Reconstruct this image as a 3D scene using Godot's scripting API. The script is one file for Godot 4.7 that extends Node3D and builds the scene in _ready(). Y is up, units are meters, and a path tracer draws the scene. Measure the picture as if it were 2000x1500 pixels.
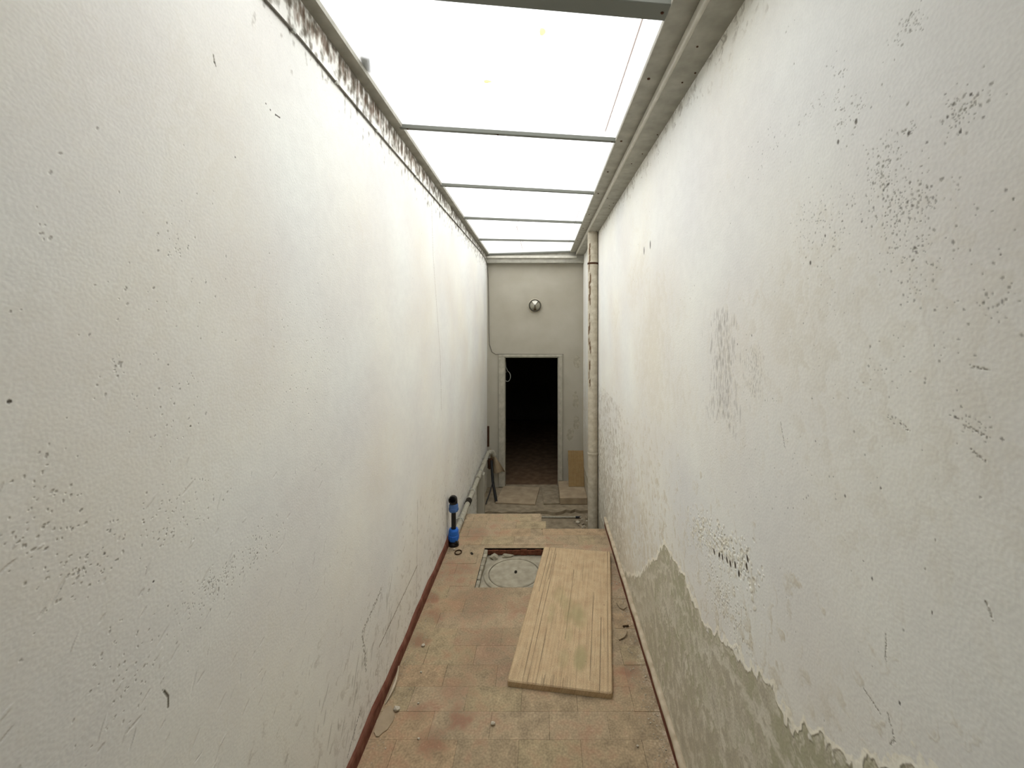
extends Node3D
# A narrow whitewashed passage under a translucent roof light. Metres, y up; the passage runs along -z from below the camera. "d" is the distance along the passage (z = -d).

const EYE := 1.914          # camera height above the tiled floor
const XL := -0.8094         # face of the left wall
const XR := 0.5907          # face of the right wall
const DB := 6.34            # face of the end wall
const LOW := -0.51          # floor level at the far end
const SILL := -0.56         # bottom of the dug-out strip
const HW := 0.2             # wall thickness

var M := {}
var rng := RandomNumberGenerator.new()
var used := {}

# ------------------------------------------------------------------ mesh building
class Sh:
	var v := PackedVector3Array()
	var n := PackedVector3Array()
	var t := PackedVector2Array()
	func tri(a: Vector3, b: Vector3, c: Vector3, na: Vector3, nb: Vector3, nc: Vector3, ta := Vector2.ZERO, tb := Vector2.ZERO, tc := Vector2.ZERO) -> void:
		if (b - a).cross(c - a).dot(na + nb + nc) > 0.0:
			v.append_array(PackedVector3Array([a, c, b])); n.append_array(PackedVector3Array([na, nc, nb])); t.append_array(PackedVector2Array([ta, tc, tb]))
		else:
			v.append_array(PackedVector3Array([a, b, c])); n.append_array(PackedVector3Array([na, nb, nc])); t.append_array(PackedVector2Array([ta, tb, tc]))
	func quad(a: Vector3, b: Vector3, c: Vector3, d: Vector3, m: Vector3, ta := Vector2(0, 0), tb := Vector2(1, 0), tc := Vector2(1, 1), td := Vector2(0, 1)) -> void:
		tri(a, b, c, m, m, m, ta, tb, tc)
		tri(a, c, d, m, m, m, ta, tc, td)
	func box(at: Vector3, size: Vector3, bevel := 0.0, turn := Basis()) -> void:
		var h := size / 2.0
		var b: float = minf(bevel, 0.49 * minf(size.x, minf(size.y, size.z)))
		for ax in 3:
			var u := (ax + 1) % 3
			var w := (ax + 2) % 3
			for s in [-1.0, 1.0]:
				var c: Array = []
				for k in [[-1, -1], [1, -1], [1, 1], [-1, 1]]:
					var p := Vector3()
					p[ax] = s * h[ax]; p[u] = k[0] * (h[u] - b); p[w] = k[1] * (h[w] - b)
					c.append(p)
				var m := Vector3(); m[ax] = s
				var uv: Array = []
				for p in c:
					uv.append(Vector2(p[u], p[w]))
				quad(at + turn * c[0], at + turn * c[1], at + turn * c[2], at + turn * c[3], turn * m, uv[0], uv[1], uv[2], uv[3])
				if b > 0.0:
					for e in [-1.0, 1.0]:
						var q: Array = []
						for k in [[0, -1], [0, 1], [1, 1], [1, -1]]:
							var p := Vector3()
							p[ax] = s * (h[ax] if k[0] == 0 else h[ax] - b); p[u] = e * (h[u] - b if k[0] == 0 else h[u]); p[w] = k[1] * (h[w] - b)
							q.append(at + turn * p)
						var m2 := Vector3(); m2[ax] = s; m2[u] = e
						quad(q[0], q[1], q[2], q[3], (turn * m2).normalized())
		if b > 0.0:
			for sx in [-1.0, 1.0]:
				for sy in [-1.0, 1.0]:
					for sz in [-1.0, 1.0]:
						var s := Vector3(sx, sy, sz)
						var i := h - Vector3(b, b, b)
						var m := (turn * s).normalized()
						tri(at + turn * (s * Vector3(h.x, i.y, i.z)), at + turn * (s * Vector3(i.x, h.y, i.z)), at + turn * (s * Vector3(i.x, i.y, h.z)), m, m, m)
	func tube(pts: Array, r: float, sides := 10, caps := true, radii: Array = []) -> void:
		var side := Vector3.UP if absf((pts[1] - pts[0]).normalized().y) < 0.9 else Vector3.RIGHT
		var rings: Array = []
		var norms: Array = []
		for i in pts.size():
			var dir: Vector3 = (pts[mini(i + 1, pts.size() - 1)] - pts[maxi(i - 1, 0)]).normalized()
			side = (side - dir * side.dot(dir)).normalized()
			var up := dir.cross(side)
			var ring := PackedVector3Array()
			var nr := PackedVector3Array()
			var rr: float = radii[i] if radii.size() else r
			for k in sides:
				var o := side * cos(TAU * k / sides) + up * sin(TAU * k / sides)
				nr.append(o); ring.append(pts[i] + o * rr)
			rings.append(ring); norms.append(nr)
		for i in pts.size() - 1:
			for k in sides:
				var j := (k + 1) % sides
				tri(rings[i][k], rings[i][j], rings[i + 1][j], norms[i][k], norms[i][j], norms[i + 1][j])
				tri(rings[i][k], rings[i + 1][j], rings[i + 1][k], norms[i][k], norms[i + 1][j], norms[i + 1][k])
		if caps:
			for e in [0, pts.size() - 1]:
				var dir: Vector3 = (pts[0] - pts[1]).normalized() if e == 0 else (pts[e] - pts[e - 1]).normalized()
				for k in sides:
					tri(pts[e], rings[e][k], rings[e][(k + 1) % sides], dir, dir, dir)
	func lathe(prof: Array, segs: int, x: Transform3D) -> void:
		# prof: Vector2(radius, height) running along the local y axis
		for i in prof.size() - 1:
			var a: Vector2 = prof[i]
			var b: Vector2 = prof[i + 1]
			var e := b - a
			var m := Vector2(e.y, -e.x).normalized()
			for k in segs:
				var q := TAU * k / segs
				var w := TAU * (k + 1) / segs
				var A := Vector3(cos(q), 0, sin(q)); var B := Vector3(cos(w), 0, sin(w))
				var nA := (x.basis * (A * m.x + Vector3.UP * m.y)).normalized(); var nB := (x.basis * (B * m.x + Vector3.UP * m.y)).normalized()
				var p := x * (A * a.x + Vector3.UP * a.y); var p2 := x * (B * a.x + Vector3.UP * a.y)
				var p3 := x * (B * b.x + Vector3.UP * b.y); var p4 := x * (A * b.x + Vector3.UP * b.y)
				if a.x > 1e-6:
					tri(p, p2, p3, nA, nB, nB)
				if b.x > 1e-6:
					tri(p, p3, p4, nA, nB, nA)
	func prism(poly: Array, y0: float, y1: float) -> void:
		# a flat slab whose outline is given in (x, d)
		var P := PackedVector2Array(poly)
		var ix := Geometry2D.triangulate_polygon(P)
		for i in range(0, ix.size(), 3):
			var c: Array = []
			for k in 3:
				c.append(P[ix[i + k]])
			tri(Vector3(c[0].x, y1, -c[0].y), Vector3(c[1].x, y1, -c[1].y), Vector3(c[2].x, y1, -c[2].y), Vector3.UP, Vector3.UP, Vector3.UP, c[0], c[1], c[2])
			tri(Vector3(c[0].x, y0, -c[0].y), Vector3(c[1].x, y0, -c[1].y), Vector3(c[2].x, y0, -c[2].y), Vector3.DOWN, Vector3.DOWN, Vector3.DOWN, c[0], c[1], c[2])
		var turn := 1.0 if not Geometry2D.is_polygon_clockwise(P) else -1.0
		for i in P.size():
			var a := P[i]
			var b := P[(i + 1) % P.size()]
			var e := (b - a).normalized() * turn
			var m := Vector3(e.y, 0, e.x)
			quad(Vector3(a.x, y0, -a.y), Vector3(b.x, y0, -b.y), Vector3(b.x, y1, -b.y), Vector3(a.x, y1, -a.y), m, Vector2(0, 0), Vector2(a.distance_to(b), 0), Vector2(a.distance_to(b), y1 - y0), Vector2(0, y1 - y0))
	func rock(at: Vector3, r: Vector3, sd: int, jag := 0.3) -> void:
		var g := RandomNumberGenerator.new(); g.seed = sd
		var seen := {}
		var faces: Array = []
		for s in [1.0, -1.0]:
			for k in 4:
				faces.append([Vector3(0, s, 0), Vector3(cos(PI / 2 * k), 0, sin(PI / 2 * k)), Vector3(cos(PI / 2 * (k + 1)), 0, sin(PI / 2 * (k + 1)))])
		var spin := Basis(Vector3(g.randf(), g.randf(), g.randf()).normalized(), g.randf() * TAU)
		for f in faces:
			var a: Vector3 = f[0]; var b: Vector3 = f[1]; var c: Vector3 = f[2]
			var ab := (a + b).normalized(); var bc := (b + c).normalized(); var ca := (c + a).normalized()
			for tr in [[a, ab, ca], [ab, b, bc], [ca, bc, c], [ab, bc, ca]]:
				var w: Array = []
				for p in tr:
					var key := (p as Vector3).snapped(Vector3(0.01, 0.01, 0.01))
					if not seen.has(key):
						seen[key] = 1.0 - jag * g.randf()
					w.append(at + (spin * (p * seen[key])) * r)
				var m: Vector3 = (w[1] - w[0]).cross(w[2] - w[0]).normalized()
				if m.dot((w[0] + w[1] + w[2]) / 3.0 - at) < 0.0:
					m = -m
				tri(w[0], w[1], w[2], m, m, m)
	func mesh() -> ArrayMesh:
		var a := []
		a.resize(Mesh.ARRAY_MAX)
		a[Mesh.ARRAY_VERTEX] = v; a[Mesh.ARRAY_NORMAL] = n; a[Mesh.ARRAY_TEX_UV] = t
		var m := ArrayMesh.new()
		m.add_surface_from_arrays(Mesh.PRIMITIVE_TRIANGLES, a)
		return m

func numbered(called: String) -> String:
	var k: int = used.get(called, -1) + 1
	used[called] = k
	return called if k == 0 else "%s_%03d" % [called, k]

func put(sh, called: String, m: Material, parent: Node3D = self) -> MeshInstance3D:
	var o := MeshInstance3D.new()
	o.name = numbered(called) if parent == self else called
	o.mesh = sh.mesh() if sh is Sh else sh
	o.material_override = m
	parent.add_child(o, true)
	return o

func group_node(called: String) -> Node3D:
	var o := Node3D.new()
	o.name = numbered(called)
	add_child(o)
	return o

func tag(o: Node, label: String, category: String, group := "", kind := "") -> Node:
	o.set_meta("label", label); o.set_meta("category", category)
	if group: o.set_meta("group", group)
	if kind: o.set_meta("kind", kind)
	return o

func setting(o: Node, label := "") -> Node:
	o.set_meta("kind", "structure")
	if label: o.set_meta("label", label)
	return o

func V(x: float, y: float, d: float) -> Vector3:
	return Vector3(x, y, -d)

# ------------------------------------------------------------------ materials
func noise_of(freq: float, oct := 4, sd := 1, type := FastNoiseLite.TYPE_SIMPLEX_SMOOTH) -> FastNoiseLite:
	var f := FastNoiseLite.new()
	f.noise_type = type; f.frequency = freq; f.seed = sd; f.fractal_octaves = oct
	f.fractal_type = FastNoiseLite.FRACTAL_FBM if oct > 1 else FastNoiseLite.FRACTAL_NONE
	return f

func bytes_of(f: FastNoiseLite, w: int, h: int) -> PackedByteArray:
	return f.get_image(w, h, false, false, false).get_data()

func grain(freq: float, oct: int, sd: int, lo: Color, hi: Color, mid := Color(-1, 0, 0)) -> ImageTexture:
	# a tiling speckle between two colours
	var S := 256
	var im := noise_of(freq, oct, sd).get_seamless_image(S, S)
	var src := im.get_data()
	var out := PackedByteArray(); out.resize(S * S * 3)
	for i in S * S:
		var k := src[i] / 255.0
		var c := lo.lerp(hi, k)
		if mid.r >= 0.0:
			c = lo.lerp(mid, k * 2.0) if k < 0.5 else mid.lerp(hi, k * 2.0 - 1.0)
		out[i * 3] = int(c.r * 255.0); out[i * 3 + 1] = int(c.g * 255.0); out[i * 3 + 2] = int(c.b * 255.0)
	return ImageTexture.create_from_image(Image.create_from_data(S, S, false, Image.FORMAT_RGB8, out))

func mat(c: Color, rough := 0.9, spec := 0.3) -> StandardMaterial3D:
	var m := StandardMaterial3D.new()
	m.albedo_color = c; m.roughness = rough; m.metallic_specular = spec
	return m

func tri_mat(tex: Texture2D, size: float, tint := Color.WHITE, rough := 0.9, relief: Texture2D = null, depth := 0.3) -> StandardMaterial3D:
	var m := mat(tint, rough)
	m.albedo_texture = tex
	m.uv1_triplanar = true; m.uv1_world_triplanar = true
	m.uv1_scale = Vector3.ONE / size
	if relief:
		m.heightmap_enabled = true; m.heightmap_texture = relief; m.heightmap_scale = depth
	return m

func soft(a: float, b: float, x: float) -> float:
	var k := clampf((x - a) / (b - a), 0.0, 1.0)
	return k * k * (3.0 - 2.0 * k)

func along(line: Array, x: float) -> float:
	if x <= line[0][0]:
		return line[0][1]
	for i in line.size() - 1:
		if x <= line[i + 1][0]:
			return lerpf(line[i][1], line[i + 1][1], (x - line[i][0]) / (line[i + 1][0] - line[i][0]))
	return line[-1][1]

# Plaster canvases: a colour picture and a relief picture of a stretch of wall, painted in wall metres (d along it, y up).
class Canvas:
	var d0: float; var yt: float; var px: float; var w: int; var h: int
	var col: Image; var rel: Image
	func spot(d: float, y: float, r: float, c: Color, k: float, dz := 0.0, stretch := 1.0, lean := 0.0) -> void:
		var cx := (d - d0) / px; var cy := (yt - y) / px
		var R := maxf(r / px, 0.6)
		var reach := int(ceil(R * maxf(1.0, stretch))) + 1
		if cx < -reach or cy < -reach or cx > w + reach or cy > h + reach:
			return
		var ca := cos(lean); var sa := sin(lean)
		for iy in range(maxi(0, int(cy) - reach), mini(h, int(cy) + reach + 1)):
			for ix in range(maxi(0, int(cx) - reach), mini(w, int(cx) + reach + 1)):
				var dx := ix + 0.5 - cx; var dy := iy + 0.5 - cy
				var u := (dx * ca + dy * sa) / R; var q := (-dx * sa + dy * ca) / (R * stretch)
				var f := 1.0 - (u * u + q * q)
				if f > 0.0:
					f = minf(1.0, f * 1.6)
					var o := col.get_pixel(ix, iy)
					col.set_pixel(ix, iy, o.lerp(c, f * k))
					if dz != 0.0:
						var z := rel.get_pixel(ix, iy).r
						var nz := clampf(z + dz * f, 0.0, 1.0)
						rel.set_pixel(ix, iy, Color(nz, nz, nz))
	func line(pts: Array, r: float, c: Color, k: float, dz := 0.0, wob := 0.0, g: RandomNumberGenerator = null) -> void:
		for i in pts.size() - 1:
			var a := Vector2(pts[i][0], pts[i][1]); var b := Vector2(pts[i + 1][0], pts[i + 1][1])
			var steps := int(a.distance_to(b) / maxf(r, px * 0.6)) + 1
			for s in steps:
				var p := a.lerp(b, float(s) / steps)
				if g:
					p += Vector2(g.randfn(0.0, wob), g.randfn(0.0, wob))
				spot(p.x, p.y, r, c, k, dz)

# height of the rising damp on the right wall (d, y), read off its tide mark
const DAMP := [[0.0, 1.36], [0.5, 1.27], [0.68, 1.216], [0.717, 1.184], [0.81, 1.08], [0.866, 1.048], [0.93, 1.022], [0.985, 0.995], [1.004, 0.951], [1.025, 0.95], [1.092, 0.951], [1.116, 0.962], [1.225, 0.927], [1.321, 0.896], [1.477, 0.837], [1.609, 0.797], [1.731, 0.814], [1.826, 0.84], [1.992, 0.819], [2.04, 0.835], [2.11, 0.827], [2.183, 0.766], [2.252, 0.68], [2.486, 0.5], [2.643, 0.36], [3.043, 0.13], [3.586, -0.03], [6.5, -0.2]]
const MOULD := [[0.83, 2.305, 0.058, 0.034, 60], [0.947, 2.371, 0.096, 0.025, 28], [0.866, 2.398, 0.022, 0.046, 25], [0.612, 2.209, 0.032, 0.029, 90], [0.702, 2.22, 0.021, 0.012, 22], [0.755, 2.172, 0.053, 0.053, 150], [0.712, 2.103, 0.072, 0.046, 220], [0.921, 2.115, 0.105, 0.081, 130], [1.141, 2.35, 0.127, 0.081, 36], [0.702, 2.026, 0.05, 0.033, 60], [0.697, 1.98, 0.036, 0.037, 30], [1.762, 2.028, 0.1, 0.07, 26], [0.561, 1.937, 0.024, 0.026, 25], [0.598, 1.773, 0.031, 0.013, 26], [0.733, 1.746, 0.026, 0.012, 8], [0.761, 1.829, 0.054, 0.027, 15], [0.702, 2.389, 0.033, 0.025, 60], [0.93, 1.832, 0.3, 0.4, 110], [0.636, 1.963, 0.102, 0.187, 80], [1.141, 1.478, 0.35, 0.201, 50]]
const PITS := [[0.956, 1.684, 0.074, 0.067, 26], [0.829, 1.826, 0.014, 0.018, 10], [0.997, 1.773, 0.035, 0.014, 5], [0.942, 1.476, 0.133, 0.066, 90], [0.764, 1.478, 0.055, 0.054, 60], [1.075, 1.263, 0.092, 0.038, 110], [1.229, 1.256, 0.101, 0.058, 80], [0.956, 2.077, 0.039, 0.028, 22], [0.849, 1.24, 0.132, 0.12, 90], [0.702, 1.604, 0.053, 0.083, 60], [0.709, 2.06, 0.014, 0.025, 7], [0.905, 1.941, 0.224, 0.319, 70], [1.376, 1.793, 0.147, 0.243, 60], [1.564, 1.886, 0.16, 0.276, 60]]

func roof_left(d: float) -> float:
	return EYE + 1.12 - 0.031 * d

func canvas(left: bool, d0: float, d1: float, yt: float, yb: float, px: float) -> Canvas:
	var C := Canvas.new()
	C.d0 = d0; C.yt = yt; C.px = px; C.w = int((d1 - d0) / px); C.h = int((yt - yb) / px)
	var w := C.w
	var h := C.h
	var off := Vector3(d0 / px, -yt / px, 7.0)
	var mk := func(fm: float, oct: int, sd: int) -> PackedByteArray:
		var f := noise_of(fm * px, oct, sd + (0 if left else 50)); f.offset = off
		return bytes_of(f, w, h)
	var nA: PackedByteArray = mk.call(1.3, 3, 11)
	var nH: PackedByteArray = mk.call(0.9, 2, 12)
	var nM: PackedByteArray = mk.call(14.0, 4, 13)
	var nF: PackedByteArray = mk.call(110.0, 3, 14)
	var fs := noise_of(26.0 * px, 3, 15); fs.offset = Vector3(off.x, off.y / 9.0, 0)
	var si := fs.get_image(w, h / 9 + 1, false, false, false)
	si.resize(w, h, Image.INTERPOLATE_CUBIC)
	var nS := si.get_data()
	var out := PackedByteArray(); out.resize(w * h * 3)
	var rel := PackedByteArray(); rel.resize(w * h)
	var edge := PackedFloat32Array(); edge.resize(w)
	var near_pipe := PackedFloat32Array(); near_pipe.resize(w)
	for ix in w:
		var d := d0 + (ix + 0.5) * px
		edge[ix] = roof_left(d) if left else along(DAMP, d)
		near_pipe[ix] = soft(3.0, 3.4, d) * (1.0 - soft(4.7, 5.2, d))
	var i := 0
	var last := w * h - 1
	for iy in h:
		var y := yt - (iy + 0.5) * px
		for ix in w:
			var a := nA[i] * 0.0039216 - 0.5
			var m := nM[i] * 0.0039216 - 0.5
			var f := nF[i] * 0.0039216 - 0.5
			var s := nS[i] * 0.0039216
			var hu := nH[i] * 0.0039216 - 0.5
			var k := 1.0 + a * 0.06 + m * 0.03 + f * 0.035
			var r := (0.935 + hu * 0.022) * k
			var g := (0.928 + a * 0.012) * k
			var b := (0.897 - hu * 0.03) * k
			var s2 := nS[clampi(i + int(m * 70.0 + a * 110.0), 0, last)] * 0.0039216
			var z := 0.55 + m * 0.12 + f * 0.10 + a * 0.1
			var stain := clampf((s2 - 0.5) * 1.6 + hu * 2.4 + m * 1.8 - 0.18, 0.0, 1.0) * (0.12 if left else 0.24)
			r = lerpf(r, 0.80, stain); g = lerpf(g, 0.765, stain); b = lerpf(b, 0.68, stain)
			if left:
				var top: float = edge[ix] - y
				if top < 0.32:
					# soot and mould hanging down from the roof frame in ragged runs
					var q := clampf((s - 0.4) * 1.5 + m * 2.4 + 0.62 - top * 6.0, 0.0, 1.0)
					q *= 0.85
					r = lerpf(r, 0.33, q); g = lerpf(g, 0.30, q); b = lerpf(b, 0.25, q)
				elif y < 0.75:
					var q := clampf((s2 - 0.53) * 2.6 + m * 2.2 - y * 0.9 + 0.12, 0.0, 1.0) * 0.3
					r = lerpf(r, 0.52, q); g = lerpf(g, 0.49, q); b = lerpf(b, 0.43, q)
					z -= q * 0.1
			else:
				var e: float = edge[ix] + m * 0.07 + (s - 0.5) * 0.03 - y
				if e > 0.0:
					# paint lost: bare damp render with salt runs
					var salt := clampf((s2 - 0.5) * 4.0 + m * 3.4 + f * 0.8 - 0.05, 0.0, 1.0)
					var R := 0.770 + f * 0.08 + m * 0.12; var G := 0.742 + f * 0.08 + m * 0.12; var B := 0.660 + f * 0.07 + m * 0.11
					var moss := clampf(hu * 3.0 + m * 3.0 - (s2 - 0.5) * 3.0 + a * 2.0 + 0.05, 0.0, 1.0) * 0.75
					R = lerpf(R, 0.70, moss); G = lerpf(G, 0.69, moss); B = lerpf(B, 0.575, moss)
					R = lerpf(R, 0.88, salt * 0.7); G = lerpf(G, 0.86, salt * 0.7); B = lerpf(B, 0.80, salt * 0.7)
					# second, paler tide mark a hand's breadth below the first
					var tide := maxf(1.0 - absf(e - 0.10 - m * 0.20 - a * 0.16) / 0.030, 0.8 - absf(e - 0.26 - m * 0.30 - (s2 - 0.5) * 0.2) / 0.07)
					if tide > 0.0:
						R = lerpf(R, 0.89, tide * 0.8); G = lerpf(G, 0.87, tide * 0.8); B = lerpf(B, 0.81, tide * 0.8)
					var into := clampf(e / 0.006, 0.0, 1.0)
					r = lerpf(r, R, into); g = lerpf(g, G, into); b = lerpf(b, B, into)
					z = lerpf(z + 0.2, 0.3 + s * 0.12 + m * 0.2 + f * 0.2, into)
				elif e > -0.02:
					z += 0.25 * (1.0 - (-e) / 0.02)
					r *= 1.03; g *= 1.02; b *= 0.99
				elif y < 1.35:
					var q := clampf((s2 - 0.52) * 2.5 + m * 2.4 - (y - 0.95) * 1.4, 0.0, 1.0) * 0.48
					r = lerpf(r, 0.80, q); g = lerpf(g, 0.76, q); b = lerpf(b, 0.66, q)
					z += q * 0.25
				var np: float = near_pipe[ix]
				if np > 0.0 and y < 1.25:
					var q := clampf((s2 - 0.48) * 3.0 + m * 3.0 + (1.0 - y) * 0.4, 0.0, 1.0) * np * 0.5
					r = lerpf(r, 0.66, q); g = lerpf(g, 0.63, q); b = lerpf(b, 0.57, q)
					z -= q * 0.2
				if y > 2.70:
					var q := clampf((s2 - 0.5) * 2.4 + m * 2.6 + (y - 2.81) * 9.0, 0.0, 1.0) * 0.36
					r = lerpf(r, 0.45, q); g = lerpf(g, 0.42, q); b = lerpf(b, 0.37, q)
			out[i * 3] = int(clampf(r, 0.0, 1.0) * 255.0)
			out[i * 3 + 1] = int(clampf(g, 0.0, 1.0) * 255.0)
			out[i * 3 + 2] = int(clampf(b, 0.0, 1.0) * 255.0)
			rel[i] = int(clampf(z, 0.0, 1.0) * 255.0)
			i += 1
	C.col = Image.create_from_data(w, h, false, Image.FORMAT_RGB8, out)
	C.rel = Image.create_from_data(w, h, false, Image.FORMAT_L8, rel)
	marks(C, left)
	return C

func marks(C: Canvas, left: bool) -> void:
	var g := RandomNumberGenerator.new()
	g.seed = 77 if left else 88
	var dark := Color(0.27, 0.25, 0.22)
	var grey := Color(0.50, 0.48, 0.43)
	if left:
		for p in PITS:
			for k in p[4]:
				var d: float = p[0] + g.randfn(0.0, p[2] * 0.6)
				var y: float = p[1] + g.randfn(0.0, p[3] * 0.6)
				var big := g.randf()
				C.spot(d, y, 0.0009 + 0.0016 * big * big, grey if g.randf() < 0.8 else dark, 0.32, -0.3, 1.0 + 1.2 * g.randf(), 0.6 + g.randfn(0.0, 0.35))
		for k in 170:   # trowel drags and pimples in the lower plaster
			var d := 0.55 + g.randf() * 1.3
			var y := 1.75 - g.randf() * 0.85 - (d - 0.55) * 0.35
			var up := 0.22 if g.randf() < 0.5 else -0.25
			C.spot(d, y, 0.002 + 0.002 * g.randf(), grey, 0.05, up, 2.0 + 5.0 * g.randf(), 0.75 + g.randfn(0.0, 0.25))
		for k in 60:
			C.spot(0.5 + g.randf() * 5.0, 0.6 + g.randf() * 2.0, 0.001 + 0.0015 * g.randf(), dark, 0.4, -0.3)
		for p in [[1.073, 2.549, 0.006], [1.272, 2.546, 0.0045], [1.293, 2.538, 0.005], [1.318, 2.535, 0.005], [1.339, 2.537, 0.004], [1.145, 2.342, 0.004], [0.66, 1.79, 0.006], [1.0, 1.67, 0.004], [0.905, 1.37, 0.004]]:
			C.spot(p[0], p[1], p[2] * 0.6, dark, 0.8, -0.4)
		C.line([[1.069, 2.565], [1.073, 2.549], [1.079, 2.54]], 0.0022, grey, 0.7, -0.2)
		C.line([[1.318, 2.536], [1.34, 2.537]], 0.002, dark, 0.8)
		C.line([[3.17, 2.753], [3.215, 2.387], [3.324, 2.012], [3.44, 1.61], [3.475, 1.199]], 0.003, Color(0.62, 0.58, 0.5), 0.6, -0.15, 0.002, g)
		C.line([[2.808, 0.328], [2.414, 0.309], [2.15, 0.295]], 0.0035, Color(0.45, 0.4, 0.33), 0.8, -0.3, 0.001, g)
		C.line([[2.82, 0.75], [2.81, 0.55], [2.80, 0.33], [2.79, 0.14]], 0.0022, grey, 0.5)
		for k in 70:   # scuffs above the skirting
			var d := 1.35 + g.randf() * 1.1
			C.spot(d, 0.12 + g.randf() * 0.42, 0.003 + 0.005 * g.randf(), grey, 0.25, -0.1, 2.0 + 6.0 * g.randf(), g.randfn(0.5, 0.3))
		C.line([[2.184, 0.565], [2.072, 0.537], [1.955, 0.511], [1.975, 0.40], [2.0, 0.302]], 0.005, grey, 0.5, -0.2, 0.006, g)
		C.line([[0.93, 1.12], [0.94, 1.10], [0.94, 1.075]], 0.003, grey, 0.8, -0.3)
		C.line([[1.93, 0.18], [1.80, 0.10]], 0.003, dark, 0.6, -0.2, 0.002, g)
		for k in 120:  # rust brown bloom under the soot line
			var d := 1.4 + g.randf() * 1.8
			C.spot(d, roof_left(d) - 0.02 - g.randf() * 0.06, 0.006 + 0.008 * g.randf(), Color(0.34, 0.26, 0.2), 0.35, 0.0, 2.5)
	else:
		for p in MOULD:
			for k in p[4]:
				var d: float = p[0] + g.randfn(0.0, p[2] * 0.55)
				var y: float = p[1] + g.randfn(0.0, p[3] * 0.55)
				var big := g.randf()
				C.spot(d, y, 0.0008 + 0.0018 * big * big * big, Color(0.44, 0.43, 0.38) if g.randf() < 0.85 else dark, 0.42, -0.12, 1.0 + 0.6 * g.randf(), g.randf() * 3.0)
		for p in [[0.82, 2.288, 0.007], [0.87, 2.27, 0.006], [0.615, 2.18, 0.004], [0.702, 2.215, 0.005], [0.96, 2.04, 0.006], [0.91, 2.09, 0.004], [0.6, 2.225, 0.0035], [0.635, 2.21, 0.0035], [1.32, 1.84, 0.004], [1.23, 1.87, 0.004], [0.76, 1.62, 0.003], [0.85, 1.57, 0.004], [0.66, 1.47, 0.003], [0.78, 1.45, 0.004], [0.72, 1.28, 0.004]]:
			C.spot(p[0], p[1], p[2] * 0.6, dark, 0.65, -0.2, 1.5)
		for k in 420:  # grey mildew running down the wall
			var d := 1.43 + g.randfn(0.0, 0.055)
			var y := 1.60 + g.randf() * 0.36 - absf(d - 1.43) * 0.5
			C.spot(d, y, 0.002 + 0.004 * g.randf(), grey, 0.13, -0.03, 1.5 + 3.5 * g.randf(), g.randfn(0.0, 0.12))
		for k in 160:
			var d := 1.22 + g.randfn(0.0, 0.03)
			C.spot(d, 1.70 + g.randf() * 0.15, 0.0016, grey, 0.2, 0.0, 2.0 + 3.0 * g.randf())
		for p in [[2.536, 2.317], [2.391, 2.327]]:
			C.spot(p[0], p[1], 0.011, dark, 0.75, -0.3, 2.4)
		for q in [[[0.749, 1.372], [0.749, 1.328]], [[0.571, 1.521], [0.58, 1.54]], [[0.745, 1.24], [0.73, 1.21], [0.74, 1.19]], [[0.80, 1.235], [0.76, 1.225]], [[0.72, 1.745], [0.70, 1.735]], [[0.6, 1.85], [0.575, 1.848]], [[1.08, 1.66], [1.06, 1.60]], [[0.61, 1.765], [0.59, 1.762], [0.575, 1.757]], [[0.6, 1.735], [0.58, 1.725]]]:
			C.line(q, 0.0013, grey, 0.45, -0.2, 0.001, g)
		# blistered and lifting paint above the tide mark
		for k in 420:
			var q := g.randf()
			var d := lerpf(1.72, 1.24, q) + g.randfn(0.0, 0.05)
			var y := lerpf(1.10, 1.21, q) + g.randfn(0.0, 0.035)
			C.spot(d, y, 0.003 + 0.008 * g.randf() * g.randf(), Color(0.90, 0.875, 0.79), 0.4, 0.3 if g.randf() < 0.6 else -0.4, 1.0 + g.randf(), g.randf() * 3.0)
		for k in 300:
			var d := 1.42 + g.randfn(0.0, 0.09)
			var y := 1.01 + g.randfn(0.0, 0.05)
			C.spot(d, y, 0.002 + 0.003 * g.randf(), Color(0.86, 0.83, 0.74), 0.3, 0.35 if g.randf() < 0.5 else -0.3)
		for p in [[1.50, 1.115], [1.455, 1.128], [1.43, 1.135], [1.395, 1.145], [1.37, 1.147], [1.335, 1.162], [1.26, 1.20], [1.255, 1.225], [1.31, 1.15]]:
			C.spot(p[0], p[1], 0.006, Color(0.2, 0.17, 0.13), 0.85, -0.6, 2.0, g.randfn(0.2, 0.3))
		for k in 130:
			C.spot(0.5 + g.randf() * 2.6, 1.0 + g.randf() * 1.75, 0.0008 + 0.0014 * g.randf(), grey, 0.5, -0.2, 1.0 + g.randf(), g.randf() * 3.0)

func plaster(C: Canvas) -> StandardMaterial3D:
	var m := mat(Color.WHITE, 0.93, 0.25)
	m.albedo_texture = ImageTexture.create_from_image(C.col)
	m.heightmap_enabled = true
	m.heightmap_texture = ImageTexture.create_from_image(C.rel)
	m.heightmap_scale = 0.42
	m.texture_repeat = false
	return m

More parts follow.
